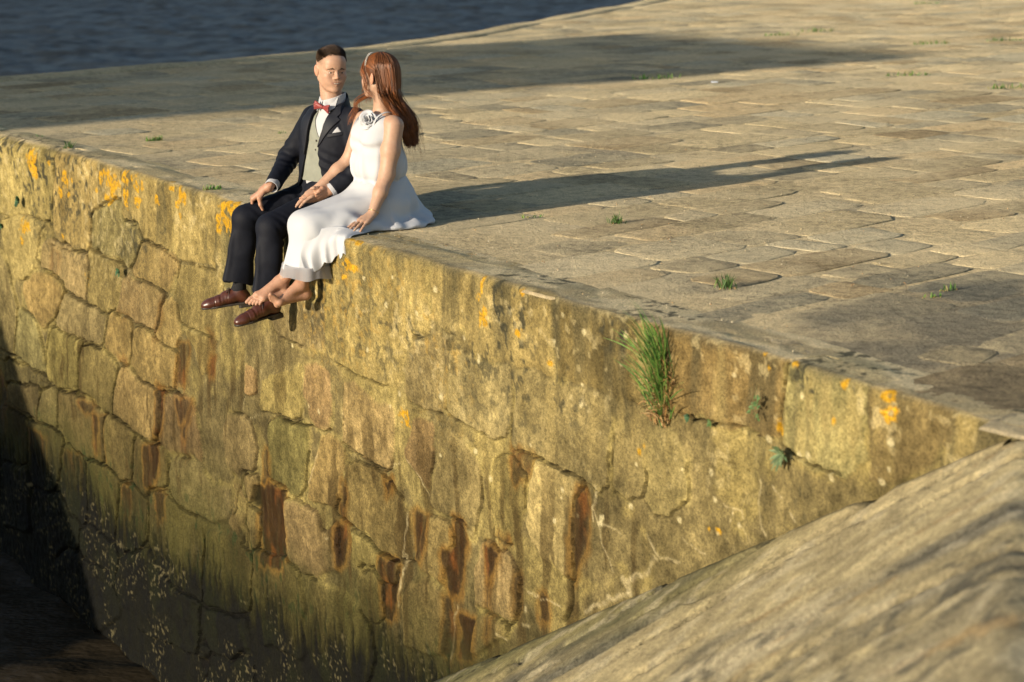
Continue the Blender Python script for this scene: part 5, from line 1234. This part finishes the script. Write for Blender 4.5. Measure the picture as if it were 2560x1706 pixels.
f.cap((-.30, .17, .03), (-.10, .21, .02), .048, .040, .04)
f.cut((-.80, -.35, -.40), (.000, .50, .004), (0, 0, .006), (0, 0, -1)); 
f.cap((.118, .040, -.06), (.138, .045, -.45), .050, .105, .01, 'sub'); f.cap((.118, .06, -.08), (.135, .085, -.45), .04, .09, .01, 'sub')
f.cut((-.03, -.30, -.45), (.40, .30, -.10), (.15, .0, -.192), unit((.06, .10, -1)))
def sfold(V, n):
    x, y, z = V.T
    ang = np.arctan2(y - .04, x - .05 + .25 * z); d = ss(.03, -.18, z) * (x > .02)
    a = .014 * (.5 - np.abs(np.sin(ang * 3.6 + 1.6 * vn(z * 3, ang, 0, seed=310)))) * d
    lap = ss(-.02, .05, z) * (x > -.3)
    a += .006 * np.sin((y * 1.0 + .35 * x) * 70 + 5 * vn(x * 7, y * 7, z * 7, seed=311)) * lap * ss(.04, .22, y) + .010 * (fbm(x * 8, y * 8, z * 8, seed=312, o=3) - .5) * lap
    tr_ = ss(.09, .02, z) * ss(.05, -.05, x); a += .005 * np.sin((x * .9 - y * .6) * 60 + 5 * vn(x * 6, y * 6, 0, seed=313)) * tr_ * ss(.1, .2, y) * (n[:, 2] > -.2)
    dr = ss(.13, .20, y) * ss(.04, -.04, z); a += .010 * np.sin(y * 75 + z * 25 + 2 * vn(z * 9, 1, 0, seed=314)) * dr
    bk = ss(-.38, -.46, x); a += .007 * np.sin(np.arctan2(y, -x - .35) * 12 + 3 * vn(z * 6, 2.0, 0, seed=315)) * bk * ss(.19, .12, z)
    return a
V, F = finish(f, 2, sfold); V[:, 2] = np.where((V[:, 0] < -.03) & (V[:, 2] < .003), .003, V[:, 2]); skirt = mesh('skirt', V, F, M['dress'], woman)
# free edge of the overskirt, falling over the edge of the wall
ns, nt_ = 70, 26; tp = crom(np.array([(.150, .120, .010), (.090, .165, .035), (.020, .205, .048), (-.030, .245, .036), (-.070, .275, .020), (-.100, .285, .012)])[None], ns)[0]
md = crom(np.array([(.190, .125, -.085), (.140, .175, -.060), (.085, .215, -.020), (.052, .262, .010), (.026, .305, .010), (.002, .322, .008)])[None], ns)[0]
bt_ = crom(np.array([(.178, .150, -.185), (.130, .195, -.165), (.082, .232, -.125), (.058, .280, -.100), (.048, .325, -.085), (.040, .362, -.070)])[None], ns)[0]
Vd = []
for i in range(ns):
    q = i / (ns - 1); P = crom(np.array([tp[i], md[i], md[i] * .45 + bt_[i] * .55 + np.array((.006, 0, 0)), bt_[i]])[None], nt_)[0]
    for j in range(nt_):
        t = j / (nt_ - 1); fo = (.5 - abs(math.sin(q * 12.5 + 1.2 * math.sin(q * 5) + .5 * t))) * .026 * ss(.12, .9, t) + .006 * math.sin(q * 37 + 2 * t) * t
        Vd.append(P[j] + np.array((.8, .5, .1)) * fo + np.array((0, 0, .012 * math.sin(q * 25 + .5) * t)))
dr_ = mesh('overskirt', Vd, gridfaces(ns, nt_), M['dress'], skirt); so = dr_.modifiers.new('thickness', 'SOLIDIFY'); so.thickness = .002
# sheer overskirt hem
nth = 90; Vs, Cs = [], []
for j, t in enumerate(np.linspace(0, 1, 7)):
    for i in range(nth):
        th = 2 * math.pi * i / nth; fo = 1 + .055 * math.sin(th * 6 + .8) + .03 * math.sin(th * 11 + 2)
        cx, cy = .124 + .006 * t, .052 + .004 * t; Vs.append((cx + (.114 + .010 * t) * fo * math.cos(th), cy + (.140 + .012 * t) * fo * math.sin(th), -.160 - .062 * t + .006 * math.sin(th * 5) * t - .03 * max(0, math.sin(th)) * 0))
Fs = [[j * nth + i, j * nth + (i + 1) % nth, (j + 1) * nth + (i + 1) % nth, (j + 1) * nth + i] for j in range(6) for i in range(nth)]
mesh('sheer_hem', Vs, Fs, M['sheer'], skirt)
# fabric rose on the shoulder
rc = np.array((-.262, .052, .560)); rdir = unit((.70, .62, .35)); ra = unit(np.cross(rdir, (0, 0, 1))); rb = np.cross(ra, rdir); rose = None
for k_ in range(13):
    lay = k_ / 12; th0 = k_ * 2.4; R0 = .013 + .052 * lay; nu_, nv_ = 9, 6; Vp = []
    for i in range(nu_):
        for j in range(nv_):
            a_ = (i / (nu_ - 1) - .5) * (2.6 - .9 * lay); t = j / (nv_ - 1); rad = R0 * (.25 + .75 * t) * (1 - .18 * abs(a_))
            hgt = (.034 - .022 * lay) * (t ** .8) + .007 * math.sin(a_ * 4 + k_) * t - .010 * lay * t * t
            Vp.append(rc + ra * rad * math.cos(th0 + a_) + rb * rad * math.sin(th0 + a_) + rdir * hgt)
    o = mesh('rose' if rose is None else 'petal', Vp, [list(q) for q in gridfaces(nu_, nv_)], M['dress'], dress if rose is None else rose)
    so = o.modifiers.new('thickness', 'SOLIDIFY'); so.thickness = .0018
    if rose is None: rose = o
# hair: dark under-volume, then combed strands in waving locks
def hp(p): return wH + wHR @ (np.array(p, float) * WS)
f = Field((-.62, -.20, .36), (-.20, .24, .94), .0040)
f.ell(hp((-.018, 0, .040)), np.array((.103, .081, .089)) * WS, wHR, 0)
f.plane(hp((.062, 0, .045)), wHR @ unit((1, 0, -.10)), .01)
f.cap(hp((-.040, .0, .02)), hp((-.040, .0, -.10)), .056, .040, .04); f.ell(hp((.035, .050, -.005)), (.030, .026, .045), wHR, .02, 'sub') if False else None
mid = np.array([(-.400, .072, .70), (-.430, .080, .61), (-.462, .084, .53), (-.480, .088, .45)])
f.chain([hp((-.05, 0, -.05)), mid[0], mid[1], mid[2], mid[3]], [.034, .032, .030, .022, .010], .03)
V, F = finish(f, 1, lambda V, n: .010 * (fbm(V[:, 0] * 22, V[:, 1] * 22, V[:, 2] * 7, seed=320, o=2) - .5)); hairw = mesh('hair', V, F, M['hair'], woman, np.tile(np.array((.075, .024, .007)), (len(V), 1)))
ctr = np.array([(-.392, .072, .715), (-.414, .080, .640), (-.450, .084, .565), (-.474, .086, .490), (-.492, .092, .415)])
paths, cols_ = [], []; nlock = 60
lock_p = rng.uniform(0, 6.28, nlock); lock_l = rng.uniform(.70, 1.0, nlock); lock_c = rng.uniform(.5, 1.5, nlock); lock_d = rng.uniform(-.4, 1.0, nlock); lock_s = rng.normal(size=nlock) * .12
E = np.array((.106, .085, .094)); c0 = np.array((-.018, 0, .041)); side_w = wHR[:, 1]; back_w = -wHR[:, 0]
for q_ in range(4700):
    th = rng.uniform(-2.5, 2.55); p0 = rng.uniform(.02, 1.25) if rng.random() < .6 else rng.uniform(.02, .5)
    if q_ >= 4200: th = rng.uniform(1.45, 2.15); p0 = rng.uniform(.7, 1.25)
    li = int((th + 2.6) / 5.2 * nlock) % nlock; lay = .985 + .03 * rng.random() + .015 * lock_d[li]; pts = []
    sgn = np.sign(th); ath = abs(th); ex_ = rng.uniform(1.6, 7.0)
    for k_ in range(5):                                    # over the crown, combed back behind the ear
        pp = p0 + (1.60 - p0) * k_ / 4; az = sgn * (ath + (min(ath, 1.02 + .20 * ath * .8) - ath) * min(1, (pp / 1.5)) ** ex_)
        pts.append(hp(c0 + E * lay * np.array((-math.sin(pp) * math.cos(az), math.sin(pp) * math.sin(az), math.cos(pp)))))
    az1 = az * .93; az2 = az * .82; az3 = az * .72
    pts.append(hp(c0 + np.array((-E[0] * math.cos(az1), E[1] * math.sin(az1), -.075)) * np.array((lay, lay, 1)))); pts.append(hp(c0 + np.array((-E[0] * .97 * math.cos(az2), E[1] * .93 * math.sin(az2), -.140)) * np.array((lay, lay, 1))))
    L_ = lock_l[li] * rng.uniform(.93, 1.04)
    for j in (2, 3, 4):
        jj = min(1.75 + (j - 1.75) * L_, 4.0); i0 = min(int(jj), 3); cpt = ctr[i0] + (ctr[i0 + 1] - ctr[i0]) * (jj - i0)
        pts.append(cpt + side_w * (math.sin(az3) + lock_s[li]) * (.070, .060, .044)[j - 2] + back_w * (math.cos(az3) * (.040, .036, .026)[j - 2] * (.5 + .5 * rng.random()) + .004) + rng.normal(size=3) * .0018 * j)
    P = crom(np.array(pts)[None], 32)[0]; t = np.linspace(0, 1, 32); wv_a = .019 * ss(.52, .86, t)
    ph = lock_p[li] + rng.normal() * .15; P = P + (side_w[None] * np.sin(t * 24 + ph)[:, None] + back_w[None] * np.cos(t * 22 + ph)[:, None] * .8) * wv_a[:, None]
    paths.append(P); cols_.append(np.array((.150, .049, .013)) * lock_c[li] * rng.uniform(.55, 1.45))
# loose locks beside the face and over the far shoulder
for k_ in range(62):
    s0 = 1 if k_ < 22 else -1; b = rng.normal(size=3) * .006
    if s0 > 0: pts = [hp((.050, .045, .100)), hp((.056, .076, .050)), hp((.034, .088, .000)), hp((.036, .084, -.050)), hp((.022, .080, -.090)), hp((.014, .076, -.120))]
    else: pts = [hp((.045, -.060, .080)), hp((.050, -.088, .02)), hp((.040, -.090, -.06)), (-.300, -.085, .655), (-.265, -.090, .600), (-.245, -.085, .545)]
    P = crom(np.array([np.array(p) + b * (.5 + j * .35) for j, p in enumerate(pts)])[None], 32)[0]; t = np.linspace(0, 1, 32)
    P = P + wHR[:, 0][None] * (.008 * np.sin(t * 20 + k_ % 3) * ss(.3, .7, t))[:, None]; paths.append(P); cols_.append(np.array((.20, .062, .015)) * rng.uniform(.6, 1.5))
for k_ in range(90):                                       # flyaways
    P = paths[rng.integers(0, 4000)].copy(); t = np.linspace(0, 1, 32)[:, None]; P = P + (P - hp((-.02, 0, .0))) * (.05 + .10 * rng.random()) * t + rng.normal(size=3) * .02 * t ** 2; paths.append(P); cols_.append(np.array((.13, .045, .012)))
v, fq = tubes(np.array(paths), .0015, .0005); mesh('strands', v, fq, M['hair'], hairw, np.repeat(np.array(cols_), 96, 0))
# pearl headband
hb = []
for t in np.linspace(-1.25, 1.25, 34):
    hb.append(hp(np.array((.026 + .010 * math.cos(t), .0825 * math.sin(t), .041 + .0905 * math.cos(t)))))
hb = np.array(hb); v, fq = tubes(hb[None], .0015, .0015, 6); band = mesh('headband', v, fq, M['pearl'], woman)
for j, p in enumerate(hb):
    for s0 in (-1, 1):
        v, fq = ball(p + wHR[:, 0] * .0034 * s0 + (p - hp((0, 0, .03))) * .018, .0026, None, 6, 8); mesh('pearl', v, fq, M['pearl'], band)
def ring(name, c, ax, r, tr_, parent):
    ax = unit(ax); a1 = unit(np.cross(ax, (.3, .2, 1))); a2 = np.cross(ax, a1); P = np.array([c + r * (math.cos(t) * a1 + math.sin(t) * a2) for t in np.linspace(0, 2 * math.pi, 21)])
    v, fq = tubes(P[None], tr_, tr_, 6); return mesh(name, v, fq, M['gold'], parent)
ring('ring', wwL + np.array((.098, .030, -.048)), (.14, .045, -.06), .0092, .0016, woman); ring('bracelet', wwL + np.array((-.006, -.002, .008)), wwL - weL, .0285, .0013, woman)


# ------------------------------------------------------------------ plants in the joints
def leaf_mat(name, c, rough=.5):
    m, nt, b = new_mat(name); a = N(nt, 'ShaderNodeVertexColor', layer_name='Col'); nt.links.new(a.outputs[0], b.inputs['Base Color']); b.inputs['Roughness'].default_value = rough; b.inputs['Specular IOR Level'].default_value = .3
    t = N(nt, 'ShaderNodeBsdfTranslucent'); nt.links.new(a.outputs[0], t.inputs[0]); mx = N(nt, 'ShaderNodeMixShader'); mx.inputs[0].default_value = .25
    nt.links.new(b.outputs[0], mx.inputs[1]); nt.links.new(t.outputs[0], mx.inputs[2]); nt.links.new(mx.outputs[0], nt.nodes['Material Output'].inputs[0]); return m
M['leaf'] = leaf_mat('leaf', (0, 0, 0))
def ribbons(paths, wd, wid_dir):
    P = np.asarray(paths, float); n, k, _ = P.shape; T = np.gradient(P, axis=1); Wd = np.cross(T, np.asarray(wid_dir)[:, None, :]); Wd /= np.maximum(np.linalg.norm(Wd, axis=2, keepdims=True), 1e-9)
    pr = np.sin(np.linspace(.55, math.pi * .985, k)) ** .7; h = Wd * (np.asarray(wd)[:, None, None] * pr[None, :, None] * .5); nn = np.cross(T, Wd); nn /= np.maximum(np.linalg.norm(nn, axis=2, keepdims=True), 1e-9)
    V = np.stack([P - h, P + nn * np.asarray(wd)[:, None, None] * .12, P + h], 2).reshape(-1, 3); ids = np.arange(n * k * 3).reshape(n, k, 3); q = []
    for c in (0, 1): q.append(np.stack([ids[:, :-1, c], ids[:, :-1, c + 1], ids[:, 1:, c + 1], ids[:, 1:, c]], -1).reshape(-1, 4))
    return V, np.concatenate(q)
def frame_of(base, on_face):
    out = WN if on_face else np.array((0, 0, 1.)); up = np.array((0, 0, 1.)) if on_face else np.array((.3, .9, 0)); return out, up, np.cross(up, out)
def tuft(label, base, nb, ln, col, on_face=False, spread=.6, dry=0, root_len=0.0, width=.0042, lean=None):
    root = tag(empty('grass_tuft', tuple(base)), label, 'grass tuft', None)
    out, _, sd_ = frame_of(base, on_face)
    if on_face: sd_ = WE
    def blades(n_, l0, l1, cols, droop, name):
        ps, wds, wdir, cl = [], [], [], []
        for _ in range(n_):
            L = random.uniform(l0, l1); a = random.gauss(0, spread); o_ = random.uniform(.05, .30)
            if on_face: d = unit(np.array((0, 0, 1.)) * math.cos(a) + WE * math.sin(a) + WN * o_)
            else:
                th = random.uniform(0, 6.28); d = unit(np.array((math.cos(th) * abs(a), math.sin(th) * abs(a), 1.0)))
            b = (np.array((0, 0, 1.)) * random.uniform(-.1, root_len) + WE * random.gauss(0, .022) + WN * random.uniform(0, .03)) if on_face else np.array((random.gauss(0, .35), random.gauss(0, .35), 0)) * ln * .6
            if not on_face and lean is not None: b = b * .5 + np.array((*lean, 0)) * random.uniform(-1, 1)
            bend = (WE * random.gauss(0, .16) + np.array((0, 0, -droop)) + (WN * .15 if on_face else 0)) * L
            ps.append([b + d * L * t + bend * t * t * t for t in np.linspace(0, 1, 7)]); wds.append(width * random.uniform(.7, 1.3)); wdir.append(unit(np.array((random.gauss(0, .4), -1, .3)))); c = np.array(random.choice(cols)) * random.uniform(.6, 1.4); cl.append(c)
        v, f = ribbons(ps, wds, wdir); mesh(name, v, f, M['leaf'], root, np.repeat(np.array(cl), 21, 0))['kind'] = 'stuff'
    blades(nb, ln * .25, ln, col, .08, 'blades')
    if dry: blades(dry, ln * .12, ln * .42, [(.34, .21, .08), (.42, .29, .13), (.22, .12, .045)], .5, 'dry_blades')
    return root
GREEN = [(.075, .18, .030), (.11, .22, .040), (.15, .25, .050), (.055, .13, .028), (.26, .23, .08)]
def wpt(x, y, out=0.0): q = on_wall(np.array([x]), np.array([y]))[0]; return uaz(q[0], out, q[1])
def gpt(x, y): return on_ground(np.array([x]), np.array([y]))[0]
tuft('large green grass tuft with brown roots growing from the wall joint', wpt(1662, 1008, .005), 240, .34, GREEN, True, .36, 380, .14, .0048)
LG = [(.07, .13, .03), (.05, .11, .025), (.10, .15, .04)]
GT = [((1540, 560), 26, .085, 'small green grass sprig between paving stones near the woman'), ((1815, 722), 34, .085, 'bright green grass sprig in the sandy paving above the tall wall tuft'), ((385, 353), 60, .05, 'low flat strip of grass in a paving joint behind the seated man'), ((172, 372), 30, .07, 'short grass at the top of the wide crack beside the wall edge'), ((530, 476), 60, .045, 'creeping weeds on the wall edge beside the yellow lichen'), ((2365, 728), 14, .05, 'tiny grass sprig beside the dark square paving stone'), ((2330, 745), 18, .03, 'flat green sprig at the corner of the dark square paving stone')]
for (x, y), nb, ln, lb in GT: tuft(lb, gpt(x, y), nb, ln, LG if ln > .06 else GREEN, False, .55, 8, width=.005, lean=(.05, .02) if ln < .06 else None)
GJ = [((2510, 103), 'dark moss clump in a paving joint beside the far tall-grass joint'), ((2330, 112), 'thin moss line along a far paving joint'), ((1950, 90), 'mossy grass in a joint beyond the broad shadow'), ((2320, 10), 'dark weeds on the farthest visible paving'), ((1640, 198), 'moss patch on the sunlit border of the broad shadow'), ((2270, 190), 'grass sprig at the tip of the broad shadow'), ((2530, 222), 'green weeds in a joint past the broad shadow'), ((2040, 80), 'olive weeds in a joint past the end of the broad shadow'), ((1330, 545), 'tiny green weed in the sandy joint near the white skirt'), ((700, 335), 'small weed tuft in a joint behind the couple'), ((95, 345), 'sparse weeds on the paving next to the wide crack')]
for (x, y), lb in GJ: tuft(lb, gpt(x, y), 40 if y < 250 else 14, .07 if y < 250 else .035, GREEN, False, .8, 0, width=.008 if y < 250 else .004, lean=(.22, .06) if y < 250 else (.05, .02))
def leafy(name, label, base, n, ll, lw, on_face=True, drop=0.0, cols=((.10, .17, .09), (.075, .14, .07), (.13, .20, .11)), yellow=0, cat='plant'):
    root = tag(empty(name, tuple(base)), label, cat)
    for k in range(n):
        th = 2 * math.pi * k / n * 1.0 + random.uniform(-.3, .3); L = ll * random.uniform(.65, 1.1); b = np.array((0, 0, 0.))
        if drop: b = np.array((0, 0, -drop * random.random())) + WE * random.gauss(0, .018); th = random.uniform(0, 6.28)
        d = unit(np.array((0, 0, 1.)) * math.sin(th) + WE * math.cos(th) + WN * random.uniform(.35, .9))
        if k < yellow: d = unit(np.array((0, 0, -1.)) + WE * .35 + WN * .2)
        p = np.array([b + WN * .004 + d * L * t + np.array((0, 0, -.25)) * L * t * t for t in np.linspace(0, 1, 6)])
        v, f = ribbons(p[None], [lw * random.uniform(.8, 1.2)], [unit(WN + np.array((0, 0, .4)))]); c = np.array((.42, .20, .04) if k < yellow else random.choice(cols)) * random.uniform(.75, 1.2)
        mesh('leaf', v, f, M['leaf'], root, np.tile(c, (len(v), 1)))
    if drop:
        v, f = tubes(crom(np.array([(0, 0, .01), WE * .01 + WN * .012 - np.array((0, 0, drop * .5)), WE * -.008 + WN * .012 - np.array((0, 0, drop))])[None], 8), .0016, .001, 4); mesh('stem', v, f, M['leaf'], root, np.tile(np.array((.10, .09, .03)), (len(v), 1)))
    return root
leafy('rosette_plant', 'grey-green leaf rosette with one yellow leaf at the foot of the wide pale stone', wpt(1962, 1135, .01), 24, .058, .013, cols=((.13, .19, .085), (.10, .155, .07), (.16, .21, .10)), yellow=2)
leafy('trailing_plant', 'small trailing creeper hanging on the dark stained capstone', wpt(1898, 968, .01), 20, .018, .010, drop=.13, cols=((.06, .13, .04), (.09, .16, .05)))
leafy('wall_herb', 'small round-leaved herb in the joint below the tall grass tuft', wpt(1728, 1040, .01), 18, .022, .011, cols=((.05, .11, .05), (.08, .15, .07)))
leafy('wall_herb', 'tiny sprig in the thin crack beyond the tall grass tuft', wpt(1782, 1056, .008), 9, .022, .010, cols=((.08, .14, .04),))
leafy('wall_herb', 'dark leafy herb on the wall by the wide open crack', wpt(52, 500, .01), 26, .050, .024, cols=((.045, .10, .045), (.07, .13, .06)))
leafy('wall_herb', 'small green fern sprig between two reddish wall stones', wpt(303, 678, .01), 10, .035, .018, cols=((.05, .12, .05),))
leafy('wall_herb', 'little green sprig low down in the long vertical crack', wpt(8, 563, .01), 8, .035, .015, cols=((.05, .12, .05),))
# scrap of paper and scattered grit
b = gpt(1785, 208); V = [b + np.array(p) for p in ((-.03, -.02, .008), (.035, -.012, .010), (.04, .03, .012), (-.025, .025, .016), (-.03, -.02, .004), (.035, -.012, .006), (.04, .03, .008), (-.025, .025, .012))]
M['paper'] = plain('white_paper', (.7, .7, .7), .8)
tag(mesh('paper_scrap', V, [[0, 1, 2, 3], [7, 6, 5, 4], [0, 4, 5, 1], [1, 5, 6, 2], [2, 6, 7, 3], [3, 7, 4, 0]], M['paper'], smooth=False), 'crumpled white paper scrap on the sunlit paving beside the broad shadow', 'paper')
GV, GF, GC, ng = [], [], [], 0
oct_v = np.array([(1, 0, 0), (-1, 0, 0), (0, 1, 0), (0, -1, 0), (0, 0, 1), (0, 0, -1.)]); oct_f = np.array([(0, 2, 4), (2, 1, 4), (1, 3, 4), (3, 0, 4), (2, 0, 5), (1, 2, 5), (3, 1, 5), (0, 3, 5)])
while len(GV) < 1100:
    d = 6.5 + 12 * random.random() ** 1.6; x_ = random.uniform(-.27, .27) * d; p = np.array((x_, d))
    if near_v(p) < .08 or d > far_y(x_) - .3 or fbm(np.array([x_ * .9]), np.array([d * .9]), seed=160)[0] < .46 or damp(np.array([x_]), np.array([d]))[0] > .15: continue
    r_ = random.uniform(.0015, .0048); GV.append(oct_v * np.array([random.uniform(.7, 1.3) for _ in range(3)]) * r_ + np.array((x_, d, .006 + r_ * .3))); GF.append(oct_f + ng); ng += 6
    GC.append(np.tile(np.array(random.choice(((.45, .36, .22), (.5, .30, .14), (.25, .22, .17), (.6, .52, .38)))), (6, 1)))
gr = mesh('gravel', np.concatenate(GV), np.concatenate(GF), M['pave'], col=np.concatenate(GC)); tag(gr, 'fine grit scattered over the sandy paving', 'gravel', kind='stuff')
